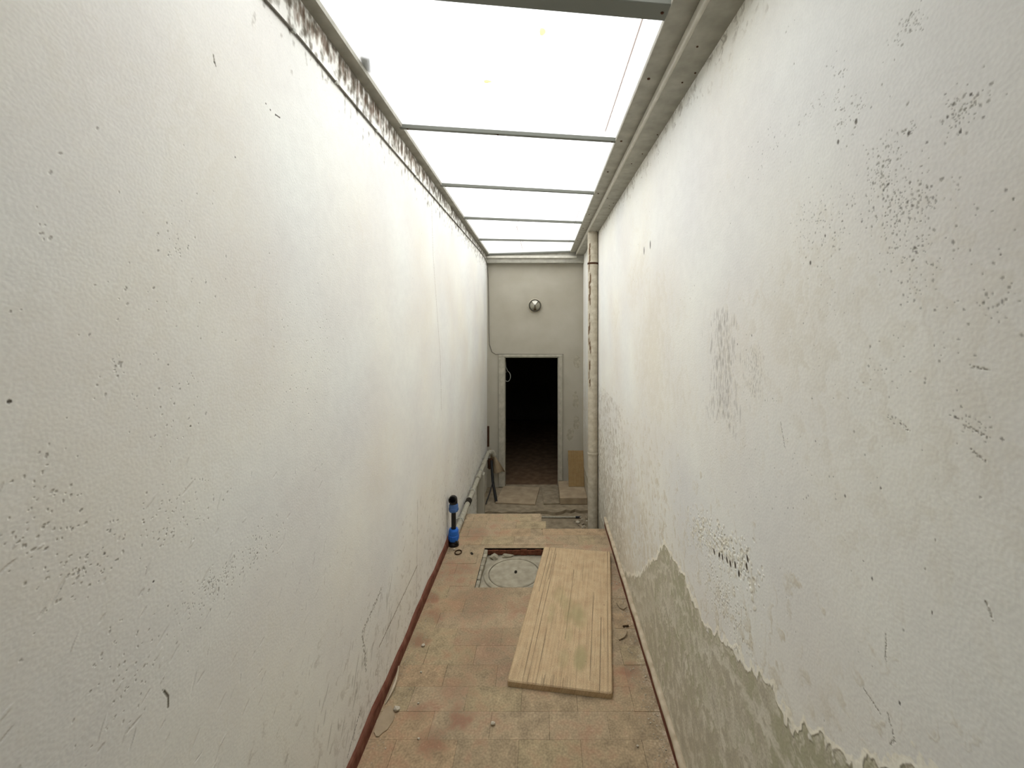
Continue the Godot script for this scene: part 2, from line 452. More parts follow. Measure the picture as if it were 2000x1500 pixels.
# ------------------------------------------------------------------ textures of the floor and the boards
func floor_texture() -> ImageTexture:
	# one picture for the whole tiled floor, 4.8 m a side, laid in floor metres from x = -0.85, d = 4.5
	var S := 1400
	var px := 4.8 / S
	var W := int(1.5 / px)
	var nA := bytes_of(noise_of(2.2 * px, 4, 31), W, S)
	var nM := bytes_of(noise_of(11.0 * px, 4, 32), W, S)
	var nF := bytes_of(noise_of(75.0 * px, 3, 33), W, S)
	var out := PackedByteArray(); out.resize(S * S * 3)
	var red := [[-0.74, 2.6, 0.07, 0.55], [-0.76, 3.0, 0.07, 0.6], [-0.70, 2.82, 0.09, 0.5], [-0.40, 2.1, 0.09, 0.6], [-0.50, 1.97, 0.08, 0.5], [-0.60, 2.12, 0.07, 0.45], [0.47, 2.38, 0.07, 0.6], [-0.45, 2.95, 0.25, 0.3], [-0.35, 2.55, 0.22, 0.32], [-0.2, 2.4, 0.15, 0.3], [-0.66, 3.35, 0.16, 0.45], [-0.60, 3.9, 0.14, 0.4], [-0.45, 2.25, 0.12, 0.35], [0.50, 3.3, 0.10, 0.25], [-0.72, 1.8, 0.05, 0.4]]
	for iy in S:
		var d := 4.5 - (iy + 0.5) * px
		for ix in W:
			var i := iy * W + ix
			var x := -0.85 + (ix + 0.5) * px
			var a := nA[i] * 0.0039216 - 0.5; var m := nM[i] * 0.0039216 - 0.5; var f := nF[i] * 0.0039216 - 0.5
			var k := 1.0 + a * 0.24 + m * 0.30 + f * 0.34
			var r := 0.665 * k; var g := 0.590 * k; var b := 0.480 * k
			var q := clampf(a * 1.2 + m * 0.9 - 0.06, 0.0, 0.45)
			for s in red:
				var dx: float = x - s[0]; var dd: float = d - s[1]
				var e: float = 1.0 - (dx * dx + dd * dd) / (s[2] * s[2])
				if e > -0.6:
					q = maxf(q, clampf(e * 0.8 + m * 2.2 + f * 0.8, 0.0, 1.0) * s[3])
			r = lerpf(r, 0.53, q); g = lerpf(g, 0.365, q); b = lerpf(b, 0.30, q)
			var chalk := clampf(1.0 - (0.585 - x) / 0.10 + m * 1.6 + f * 1.4 - 0.55, 0.0, 1.0) * (1.0 - soft(2.6, 3.2, d))
			chalk = maxf(chalk, clampf(f * 3.0 + m * 2.0 - 1.05, 0.0, 1.0))
			r = lerpf(r, 0.84, chalk * 0.6); g = lerpf(g, 0.80, chalk * 0.6); b = lerpf(b, 0.72, chalk * 0.6)
			var o := (iy * S + ix) * 3
			out[o] = int(clampf(r, 0.0, 1.0) * 255.0); out[o + 1] = int(clampf(g, 0.0, 1.0) * 255.0); out[o + 2] = int(clampf(b, 0.0, 1.0) * 255.0)
	return ImageTexture.create_from_image(Image.create_from_data(S, S, false, Image.FORMAT_RGB8, out))

func board_texture(base: Color, sd: int, grooves: bool) -> Array:
	# long fibres down the picture, 0.6 m by 1.5 m
	var W := 300
	var H := 750
	var f1 := noise_of(0.16, 3, sd).get_image(W, H / 30, false, false, false); f1.resize(W, H, Image.INTERPOLATE_CUBIC)
	var n1 := f1.get_data()
	var n2 := bytes_of(noise_of(0.02, 4, sd + 1), W, H)
	var n3 := bytes_of(noise_of(0.25, 2, sd + 2), W, H)
	var out := PackedByteArray(); out.resize(W * H * 3)
	var rel := PackedByteArray(); rel.resize(W * H)
	for i in W * H:
		var a := n1[i] * 0.0039216 - 0.5; var m := n2[i] * 0.0039216 - 0.5; var f := n3[i] * 0.0039216 - 0.5
		var k := 1.0 + a * 0.16 + m * 0.10 + f * 0.18
		out[i * 3] = int(clampf(base.r * k, 0.0, 1.0) * 255.0); out[i * 3 + 1] = int(clampf(base.g * (k + m * 0.04), 0.0, 1.0) * 255.0); out[i * 3 + 2] = int(clampf(base.b * (k + m * 0.06), 0.0, 1.0) * 255.0)
		rel[i] = int(clampf(0.6 + a * 0.35 + f * 0.2, 0.0, 1.0) * 255.0)
	var C := Canvas.new()
	C.d0 = 0.0; C.yt = 0.0; C.px = 0.002; C.w = W; C.h = H
	C.col = Image.create_from_data(W, H, false, Image.FORMAT_RGB8, out); C.rel = Image.create_from_data(W, H, false, Image.FORMAT_L8, rel)
	var g := RandomNumberGenerator.new(); g.seed = sd
	var line := base.darkened(0.38)
	if grooves:
		for q in [[0.075, 0.05, 1.36], [0.112, 0.10, 1.36], [0.098, 0.0, 0.45], [0.27, 0.30, 1.02], [0.425, 0.55, 1.30], [0.52, 0.0, 1.36], [0.155, 0.95, 1.36], [0.48, 0.8, 1.36], [0.05, 0.0, 0.6]]:
			C.line([[q[0], -q[1]], [q[0] + g.randfn(0, 0.004), -q[2]]], 0.0019, line, 0.9, -0.6)
		for k in 24:
			var x := 0.17 + 0.16 * g.randf()
			C.line([[x, -1.28 - 0.04 * g.randf()], [x, -1.36]], 0.001, line, 0.4, -0.2)
		for k in 40:
			var x := 0.03 + 0.49 * g.randf()
			var y := g.randf() * 1.2
			C.line([[x, -y], [x + g.randfn(0, 0.002), -y - 0.05 - 0.2 * g.randf()]], 0.0011, line, 0.35, -0.2)
		for k in 90:
			C.spot(0.02 + 0.51 * g.randf(), -1.36 * g.randf(), 0.0015 + 0.003 * g.randf() * g.randf(), base.darkened(0.55), 0.7, -0.4)
		for k in 14:
			C.spot(0.15 + 0.25 * g.randf(), -0.6 - 0.6 * g.randf(), 0.02 + 0.03 * g.randf(), Color(0.60, 0.58, 0.42), 0.22, 0.0, 2.5)
	return [ImageTexture.create_from_image(C.col), ImageTexture.create_from_image(C.rel)]

func board_mat(tx: Array, size: Vector2) -> StandardMaterial3D:
	# for boxes whose top face spans (z, x): uv metres centred on the board
	var m := mat(Color.WHITE, 0.92, 0.25)
	m.albedo_texture = tx[0]
	m.heightmap_enabled = true; m.heightmap_texture = tx[1]; m.heightmap_scale = 0.12
	return m

# ------------------------------------------------------------------ the scene
func _ready():
	rng.seed = 5
	# camera: level, lens shifted so that the passage vanishes right of and above the middle
	var cam := Camera3D.new()
	cam.name = "camera"
	cam.projection = Camera3D.PROJECTION_FRUSTUM
	cam.near = 0.05; cam.far = 60.0
	cam.size = 0.05 * 1500.0 / 850.0
	cam.frustum_offset = Vector2(-60.0, -125.0) * 0.05 / 850.0
	cam.position = Vector3(0, EYE, 0)
	add_child(cam)
	cam.current = true
	# overcast sky, the same all round and a third as bright at the horizon as overhead; it reaches the passage only through the roof light
	var sky_m := ProceduralSkyMaterial.new()
	sky_m.sky_top_color = Color(0.985, 0.99, 1.0); sky_m.sky_horizon_color = Color(0.61, 0.615, 0.625)
	sky_m.sky_curve = 0.6
	sky_m.ground_bottom_color = Color(0.5, 0.5, 0.48); sky_m.ground_horizon_color = Color(0.6, 0.6, 0.58)
	sky_m.sun_angle_max = 1.0
	var sky := Sky.new(); sky.sky_material = sky_m
	var env := Environment.new()
	env.background_mode = Environment.BG_SKY
	env.sky = sky
	env.tonemap_mode = Environment.TONE_MAPPER_LINEAR
	env.tonemap_exposure = 5.6
	env.sdfgi_enabled = true; env.ssao_enabled = true; env.ssil_enabled = true
	var we := WorldEnvironment.new(); we.name = "world_environment"; we.environment = env
	add_child(we)

	materials()
	shell()
	roof_light()
	tiled_floor()
	end_of_passage()
	doorway_and_room()
	pipes_left()
	drain_pipe()
	wires()
	boards_and_cover()
	litter()

func materials() -> void:
	var rough := grain(0.03, 5, 3, Color(0.2, 0.2, 0.2), Color(0.9, 0.9, 0.9))
	M.rough = rough
	M.end_wall = tri_mat(grain(0.012, 5, 4, Color(0.665, 0.64, 0.575), Color(0.715, 0.695, 0.635)), 1.7, Color(1, 1, 1), 0.92, rough, 0.12)
	M.frame_paint = tri_mat(grain(0.02, 5, 6, Color(0.59, 0.58, 0.53), Color(0.70, 0.685, 0.635)), 0.5, Color.WHITE, 0.7, rough, 0.06)
	M.lip_paint = tri_mat(grain(0.02, 5, 8, Color(0.74, 0.725, 0.67), Color(0.83, 0.815, 0.76)), 0.5, Color.WHITE, 0.65)
	M.patch = tri_mat(grain(0.02, 5, 5, Color(0.60, 0.58, 0.51), Color(0.74, 0.71, 0.64)), 0.3)
	M.bar = mat(Color(0.45, 0.455, 0.42), 0.6)
	M.rust = tri_mat(grain(0.06, 3, 9, Color(0.16, 0.10, 0.07), Color(0.38, 0.24, 0.15)), 0.1, Color.WHITE, 0.9)
	M.old_rust = tri_mat(grain(0.06, 3, 29, Color(0.36, 0.28, 0.21), Color(0.56, 0.47, 0.37)), 0.1, Color.WHITE, 0.9)
	M.dark_gap = mat(Color(0.18, 0.16, 0.13), 0.95)
	M.concrete = tri_mat(grain(0.018, 5, 10, Color(0.50, 0.45, 0.37), Color(0.65, 0.595, 0.50)), 0.6, Color.WHITE, 0.95, rough, 0.5)
	M.grey_concrete = tri_mat(grain(0.018, 5, 16, Color(0.56, 0.53, 0.46), Color(0.69, 0.66, 0.58)), 0.45, Color.WHITE, 0.95, rough, 0.35)
	M.red_brick = tri_mat(grain(0.03, 4, 17, Color(0.36, 0.20, 0.14), Color(0.52, 0.34, 0.25)), 0.3, Color.WHITE, 0.95, rough, 0.4)
	M.dusty = tri_mat(grain(0.015, 5, 18, Color(0.60, 0.53, 0.435), Color(0.71, 0.64, 0.53)), 0.7, Color.WHITE, 0.95, rough, 0.25)
	M.oxide = tri_mat(grain(0.02, 5, 19, Color(0.37, 0.20, 0.15), Color(0.52, 0.36, 0.29)), 0.35, Color.WHITE, 0.85, rough, 0.15)
	M.lime = tri_mat(grain(0.02, 5, 20, Color(0.66, 0.60, 0.50), Color(0.83, 0.78, 0.69)), 0.4, Color.WHITE, 0.9, rough, 0.2)
	M.room = mat(Color(0.42, 0.40, 0.37), 0.95)
	M.room_floor = tri_mat(grain(0.02, 4, 21, Color(0.36, 0.28, 0.21), Color(0.48, 0.39, 0.30)), 0.8, Color.WHITE, 0.9)
	M.black = mat(Color(0.055, 0.055, 0.055), 0.45, 0.5)
	M.blue = mat(Color(0.13, 0.42, 0.80), 0.42, 0.5)
	M.dull_blue = mat(Color(0.28, 0.43, 0.66), 0.5, 0.5)
	M.pvc = tri_mat(grain(0.03, 4, 22, Color(0.56, 0.54, 0.48), Color(0.74, 0.72, 0.65)), 0.25, Color.WHITE, 0.6)
	M.pipe_paint = tri_mat(grain(0.02, 5, 23, Color(0.70, 0.66, 0.57), Color(0.86, 0.83, 0.76)), 0.35, Color.WHITE, 0.75, rough, 0.1)
	M.cable = mat(Color(0.42, 0.40, 0.36), 0.7)
	M.clip = mat(Color(0.72, 0.72, 0.68), 0.6)
	M.chip = tri_mat(grain(0.05, 3, 24, Color(0.68, 0.64, 0.56), Color(0.84, 0.81, 0.74)), 0.1, Color.WHITE, 0.95)
	M.rubble = tri_mat(grain(0.05, 3, 25, Color(0.48, 0.43, 0.36), Color(0.74, 0.69, 0.60)), 0.2, Color.WHITE, 0.95)
	M.twig = mat(Color(0.27, 0.20, 0.13), 0.9)
	M.wire = mat(Color(0.62, 0.45, 0.30), 0.8); M.wire.backlight_enabled = true; M.wire.backlight = Color(0.4, 0.3, 0.2)
	M.leaf = mat(Color(0.72, 0.62, 0.42), 0.8); M.leaf.backlight_enabled = true; M.leaf.backlight = Color(0.9, 0.8, 0.6)
	M.plywood = board_mat(board_texture(Color(0.58, 0.48, 0.33), 41, false), Vector2(0.6, 1.5))
	M.panel = board_mat(board_texture(Color(0.745, 0.65, 0.515), 44, true), Vector2(0.6, 1.5))
	M.chrome = mat(Color(0.60, 0.59, 0.55), 0.3, 0.5); M.chrome.metallic = 0.9
	M.mirror = mat(Color(0.62, 0.61, 0.56), 0.1, 0.5); M.mirror.metallic = 0.95
	M.rim = mat(Color(0.34, 0.33, 0.29), 0.35, 0.5); M.rim.metallic = 0.6
	M.door_paint = tri_mat(grain(0.02, 5, 28, Color(0.64, 0.62, 0.56), Color(0.74, 0.72, 0.655)), 0.5, Color.WHITE, 0.65)
	var gl := mat(Color(0.85, 0.86, 0.84, 0.06), 0.06, 0.5)
	gl.transparency = BaseMaterial3D.TRANSPARENCY_ALPHA
	M.lamp_glass = gl
	# milky sheets: part of the sky comes straight through, part is scattered
	var sh := mat(Color(0.93, 0.94, 0.93, 0.38), 0.5, 0.3)
	sh.transparency = BaseMaterial3D.TRANSPARENCY_ALPHA
	sh.backlight_enabled = true; sh.backlight = Color(1, 1, 1)
	M.sheet = sh

func wall_mesh(x: float, out_x: float, parts: Array, yt: float, yb: float, yb_far: float) -> ArrayMesh:
	# the room face in painted stretches, then the plain back, top and ends
	var am := ArrayMesh.new()
	var inward := Vector3(signf(x - out_x), 0, 0)
	for p in parts:
		var sh := Sh.new()
		var C: Canvas = p[0]
		var u0: float = (p[1] - C.d0) / (C.w * C.px); var u1: float = (p[2] - C.d0) / (C.w * C.px)
		if p.size() > 3:
			u0 = p[3]; u1 = p[4]
		var lo: float = yb_far
		var v1: float = (C.yt - lo) / (C.h * C.px)
		var v0: float = (C.yt - yt) / (C.h * C.px)
		sh.quad(V(x, yt, p[1]), V(x, yt, p[2]), V(x, lo, p[2]), V(x, lo, p[1]), inward, Vector2(u0, v0), Vector2(u1, v0), Vector2(u1, v1), Vector2(u0, v1))
		var arr := []
		arr.resize(Mesh.ARRAY_MAX)
		arr[Mesh.ARRAY_VERTEX] = sh.v; arr[Mesh.ARRAY_NORMAL] = sh.n; arr[Mesh.ARRAY_TEX_UV] = sh.t
		am.add_surface_from_arrays(Mesh.PRIMITIVE_TRIANGLES, arr)
		am.surface_set_material(am.get_surface_count() - 1, plaster_of[C])
	var s := Sh.new()
	var a: float = parts[0][1]
	var b: float = parts[-1][2]
	s.quad(V(out_x, yt, a), V(out_x, yt, b), V(out_x, yb_far, b), V(out_x, yb_far, a), -inward)
	s.quad(V(out_x, yt, a), V(out_x, yt, b), V(x, yt, b), V(x, yt, a), Vector3.UP)
	s.quad(V(out_x, yb_far, a), V(out_x, yb_far, b), V(x, yb_far, b), V(x, yb_far, a), Vector3.DOWN)
	s.quad(V(out_x, yt, a), V(x, yt, a), V(x, yb_far, a), V(out_x, yb_far, a), Vector3(0, 0, 1))
	s.quad(V(out_x, yt, b), V(x, yt, b), V(x, yb_far, b), V(out_x, yb_far, b), Vector3(0, 0, -1))
	var arr2 := []
	arr2.resize(Mesh.ARRAY_MAX)
	arr2[Mesh.ARRAY_VERTEX] = s.v; arr2[Mesh.ARRAY_NORMAL] = s.n; arr2[Mesh.ARRAY_TEX_UV] = s.t
	am.add_surface_from_arrays(Mesh.PRIMITIVE_TRIANGLES, arr2)
	am.surface_set_material(am.get_surface_count() - 1, M.end_wall)
	return am

var plaster_of := {}

func shell() -> void:
	var top := 3.12
	for left in [true, false]:
		var near := canvas(left, 0.3, 2.3, top, -0.7, 0.0019)
		var far := canvas(left, 2.3, DB + 0.02, top, -0.7, 0.004)
		plaster_of[near] = plaster(near); plaster_of[far] = plaster(far)
		var x: float = XL if left else XR
		var o := MeshInstance3D.new()
		o.name = "wall_left" if left else "wall_right"
		var behind: float = -1.7
		o.mesh = wall_mesh(x, x - HW if left else x + HW, [[near, behind, 0.3, 1.0, 0.0], [near, 0.3, 2.3], [far, 2.3, DB + 0.02]], top, -0.7, -0.7)
		add_child(o)
		setting(o, "left whitewashed plaster wall with soot under the roof frame" if left else "right whitewashed plaster wall with rising damp and peeling paint")
	# wall behind the camera
	var s := Sh.new()
	s.box(V((XL + XR) / 2, 1.3, -1.8), Vector3(XR - XL + 2 * HW, 4.0, 0.2))
	setting(put(s, "wall_front", M.end_wall), "plain plaster wall closing the passage behind the viewer")
	# end wall in four pieces round the doorway
	s = Sh.new()
	var dl := -0.56
	var dr := 0.232
	var dt := EYE - 0.537
	var t := 0.1
	s.box(V((XL - HW + dl) / 2, (3.1 - 0.7) / 2, DB + t / 2), Vector3(dl - XL + HW, 3.8, t))
	s.box(V((XR + HW + dr) / 2, (3.1 - 0.7) / 2, DB + t / 2), Vector3(XR + HW - dr, 3.8, t))
	s.box(V((dl + dr) / 2, (3.1 + dt) / 2, DB + t / 2), Vector3(dr - dl, 3.1 - dt, t))
	s.box(V((dl + dr) / 2, (LOW - 0.03 - 0.7) / 2, DB + t / 2), Vector3(dr - dl, LOW - 0.03 + 0.7, t))
	var wb := put(s, "wall_back", M.end_wall)
	setting(wb, "beige end wall with a low doorway")
	# damp patches of filler on the end wall, right of the door
	var g := RandomNumberGenerator.new(); g.seed = 3
	for p in [[0.50, 1.30, 0.055, 0.10], [0.475, 0.75, 0.05, 0.13], [0.49, 0.42, 0.05, 0.11], [0.40, 0.25, 0.06, 0.10], [0.42, -0.08, 0.07, 0.12]]:
		var q := Sh.new()
		var ring: Array = []
		for k in 14:
			var a := TAU * k / 14
			ring.append(Vector3(p[0] + cos(a) * p[2] * (0.75 + 0.4 * g.randf()), p[1] + sin(a) * p[3] * (0.75 + 0.4 * g.randf()), -DB + 0.003))
		var c := V(p[0], p[1], DB - 0.005)
		for k in 14:
			q.tri(c, ring[k], ring[(k + 1) % 14], Vector3(0, 0, 1), Vector3(0, 0, 1), Vector3(0, 0, 1))
			var b0: Vector3 = ring[k] - Vector3(0, 0, 0.003); var b1: Vector3 = ring[(k + 1) % 14] - Vector3(0, 0, 0.003)
			var mm: Vector3 = (ring[k] - c); mm.z = 0
			q.quad(ring[k], ring[(k + 1) % 14], b1, b0, mm.normalized())
		put(q, "filler_patch", M.patch, wb)
	# skirtings
	s = Sh.new()
	var prev: Array = []
	for k in 61:
		var d := -1.7 + (3.80 + 1.7) * k / 60.0
		var y := 0.062 + 0.008 * sin(d * 7.0) + 0.006 * sin(d * 19.0)
		var row := [V(XL, y + 0.006, d), V(XL + 0.010, y, d), V(XL + 0.014, y - 0.012, d), V(XL + 0.016, 0.0, d)]
		if k:
			for j in 3:
				var m := Vector3([0.4, 0.9, 1.0][j], [0.9, 0.4, 0.0][j], 0).normalized()
				s.quad(prev[j], row[j], row[j + 1], prev[j + 1], m)
		prev = row
	setting(put(s, "baseboard_left", M.oxide), "worn red-painted skirting along the left wall")
	var br := group_node("baseboard_right")
	setting(br, "skirting with red face and rounded dusty top along the right wall")
	s = Sh.new()
	s.box(V(XR - 0.009, 0.030, (4.05 - 1.7) / 2), Vector3(0.018, 0.060, 4.05 + 1.7))
	put(s, "face", M.oxide, br)
	s = Sh.new()
	var pts: Array = []
	var rad: Array = []
	for k in 47:
		pts.append(V(XR - 0.008, 0.064 + 0.002 * sin(k * 1.7), -1.7 + (4.06 + 1.7) * k / 46.0)); rad.append(0.017 + 0.002 * sin(k * 2.3))
	s.tube(pts, 0.017, 10, true, rad)
	put(s, "rounded_top", M.lime, br)

func roof_light() -> void:
	var yr := EYE + 0.97
	var xg := 0.396
	var xl := -0.766
	var start := 0.60
	# right-hand soffit: a boxed beam with a lip
	var c := group_node("ceiling")
	setting(c, "painted boxed soffit beside the roof light")
	for p in [[-1.7, 4.03], [4.035, DB]]:
		var s := Sh.new()
		s.box(V((0.486 + XR + HW) / 2, (2.848 + 3.06) / 2, (p[0] + p[1]) / 2), Vector3(XR + HW - 0.486, 3.06 - 2.848, p[1] - p[0]), 0.003)
		put(s, "soffit_board", M.frame_paint, c)
	# solid ceiling behind the roof light, over the viewer
	var s3 := Sh.new()
	s3.box(V((XL - HW + 0.486) / 2, 3.09, (-1.7 + start - 0.01) / 2), Vector3(0.486 - XL + HW, 0.12, start - 0.01 + 1.7))
	put(s3, "slab", M.frame_paint, c)
	s3 = Sh.new()
	s3.box(V((XL + 0.486) / 2, 3.0, start - 0.02), Vector3(0.486 - XL, 0.24, 0.03))
	put(s3, "near_upstand", M.frame_paint, c)
	var hk := Sh.new()
	for k in 16:
		var d := 0.9 + 4.6 * rng.randf()
		hk.lathe([Vector2(0, -0.001), Vector2(0.004, -0.001), Vector2(0.004, 0.002), Vector2(0, 0.002)], 6, Transform3D(Basis(), V(0.49 + 0.09 * rng.randf(), 2.847, d)))
	put(hk, "nail_heads", M.rust, c).set_meta("kind", "stuff")
	var t1 := Sh.new()
	t1.tube([V(0.482, 2.852, -1.7), V(0.482, 2.852, DB - 0.1)], 0.008, 8)
	t1.box(V(0.4825, 2.874, (DB - 0.1 - 1.7) / 2), Vector3(0.007, 0.048, DB - 0.1 + 1.7))
	setting(put(t1, "trim_1", M.lip_paint), "pale timber lip along the right edge of the roof light")
	# beam over the end wall
	var b := group_node("trim_2")
	setting(b, "painted beam under the far end of the roof light")
	var s := Sh.new()
	s.box(V((XL + XR) / 2, 2.79, DB - 0.05), Vector3(XR - XL, 0.114, 0.1), 0.003)
	put(s, "beam", M.frame_paint, b)
	s = Sh.new()
	s.box(V((XL + 0.486) / 2, 2.92, DB - 0.042), Vector3(0.486 - XL, 0.145, 0.084))
	put(s, "far_upstand", M.frame_paint, b)
	s = Sh.new()
	s.box(V((XL + 0.486) / 2, 2.815, DB - 0.112), Vector3(0.486 - XL, 0.035, 0.024), 0.004)
	put(s, "fillet", M.lip_paint, b)
	# the glazing itself
	var w := group_node("window_1")
	setting(w, "long translucent roof light in six panels with metal glazing bars")
	var at := [0.60, 1.38, 2.38, 3.31, 4.26, 5.24, 6.24]   # bars at the left edge, then at the right
	var atr := [0.60, 1.38, 2.38, 3.37, 4.39, 5.43, 6.25]
	for i in 6:
		var g := Sh.new()
		var a: float = at[i]
		var e: float = at[i + 1]
		var ar: float = atr[i]
		var er: float = atr[i + 1]
		var A := V(xl - 0.03, roof_left(a) + 0.026, a); var B := V(xg + 0.05, yr + 0.026, ar)
		var C := V(xg + 0.05, yr + 0.026, er); var D := V(xl - 0.03, roof_left(e) + 0.026, e)
		var up := Vector3(0, 0.005, 0)
		var m := (B - A).cross(D - A).normalized()
		if m.y < 0: m = -m
		g.quad(A + up, B + up, C + up, D + up, m)
		g.quad(A, B, C, D, -m)
		g.quad(A, B, B + up, A + up, Vector3(0, 0, 1)); g.quad(D, C, C + up, D + up, Vector3(0, 0, -1))
		g.quad(A, D, D + up, A + up, Vector3(-1, 0, 0)); g.quad(B, C, C + up, B + up, Vector3(1, 0, 0))
		put(g, "glazing_panel", M.sheet, w)
	for i in 7:
		var wd: float = 0.075 if i == 1 else 0.024
		var a: float = at[i] + (0.01 if i == 0 else -0.01 if i == 6 else 0.0)
		var ar: float = atr[i] + (0.01 if i == 0 else -0.01 if i == 6 else 0.0)
		var P := V(xl - 0.02, roof_left(a) + 0.012, a); var Q := V(xg + 0.02, yr + 0.012, ar)
		var g := Sh.new()
		var dir := (Q - P).normalized()
		var upv := Vector3(0, 0, 1).cross(dir).normalized()
		var turn := Basis(dir, upv, dir.cross(upv))
		g.box((P + Q) / 2, Vector3(P.distance_to(Q), 0.022, wd), 0.002, turn)
		var bar := put(g, "glazing_bar", M.bar, w)
		for k in [0.04, 0.45, 0.97]:
			var n := Sh.new()
			n.lathe([Vector2(0, -0.003), Vector2(0.004, -0.002), Vector2(0.006, 0.001), Vector2(0.006, 0.004)], 8, Transform3D(turn, P.lerp(Q, k) - turn.y * 0.012))
			put(n, "screw", M.rust, bar)
	# edge frames
	var fl := Sh.new()
	var n0 := 16
	for k in n0:
		var a := lerpf(0.6, 6.25, float(k) / n0)
		var e := lerpf(0.6, 6.25, float(k + 1) / n0)
		var ya := roof_left(a); var ye := roof_left(e)
		fl.quad(V(XL, ya - 0.006, a), V(xl, ya + 0.004, a), V(xl, ye + 0.004, e), V(XL, ye - 0.006, e), Vector3.DOWN)
		fl.quad(V(xl, ya + 0.004, a), V(xl, ya + 0.024, a), V(xl, ye + 0.024, e), V(xl, ye + 0.004, e), Vector3.RIGHT)
		fl.quad(V(XL, ya + 0.026, a), V(xl, ya + 0.024, a), V(xl, ye + 0.024, e), V(XL, ye + 0.026, e), Vector3.UP)
	put(fl, "left_frame", M.frame_paint, w)
	var fr := Sh.new()
	fr.box(V((xg + 0.479) / 2, yr + 0.012, (6.25 + 0.6) / 2), Vector3(0.479 - xg, 0.022, 6.25 - 0.6), 0.002)
	put(fr, "right_frame", M.frame_paint, w)
	for d in [1.27, 1.75, 2.36, 2.85, 3.34, 4.0, 4.6, 5.3]:
		var n := Sh.new()
		n.lathe([Vector2(0, -0.004), Vector2(0.006, -0.002), Vector2(0.007, 0.003)], 8, Transform3D(Basis(), V(xg + 0.03, yr, d)))
		put(n, "screw", M.rust, w)
	# gutter wires lying on the sheets, seen faintly through them
	for p in [[0.335, 1.43, 2.33], [0.335, 4.0, 6.2], [-0.28, 4.6, 6.2]]:
		var n := Sh.new()
		var lift := func(x: float, d: float) -> float: return lerpf(roof_left(d), yr, (x - xl) / (xg - xl)) + 0.036
		n.tube([V(p[0], lift.call(p[0], p[1]), p[1]), V(p[0], lift.call(p[0], p[2]), p[2])], 0.003, 6)
		put(n, "tie_wire", M.wire, w)
	var br := Sh.new()
	br.box(V(xl + 0.01, roof_left(1.86) + 0.035, 1.86), Vector3(0.035, 0.006, 0.11), 0.001, Basis(Vector3.UP, 0.35))
	put(br, "bracket", M.bar, w)
	# dead leaves on the sheets
	var k2 := 0
	for p in [[0.0, 1.565, "dry leaf lying on the nearest full roof panel, upper spot"], [-0.24, 1.92, "dry leaf lying on the nearest full roof panel, lower left spot"]]:
		var lf := Sh.new()
		var yy: float = lerpf(roof_left(p[1]), yr, (p[0] - xl) / (xg - xl)) + 0.0325
		var ring: Array = []
		for j in 10:
			var a := TAU * j / 10
			ring.append(V(p[0] + cos(a) * (0.012 if k2 == 0 else 0.02), yy + 0.003 * sin(a * 2.0), p[1] + sin(a) * (0.022 if k2 == 0 else 0.012)))
		for j in 10:
			lf.tri(V(p[0], yy + 0.004, p[1]), ring[j], ring[(j + 1) % 10], Vector3.UP, Vector3.UP, Vector3.UP)
		tag(put(lf, "dry_leaf", M.leaf), p[2], "leaf", "leaves on the roof light")
		k2 += 1

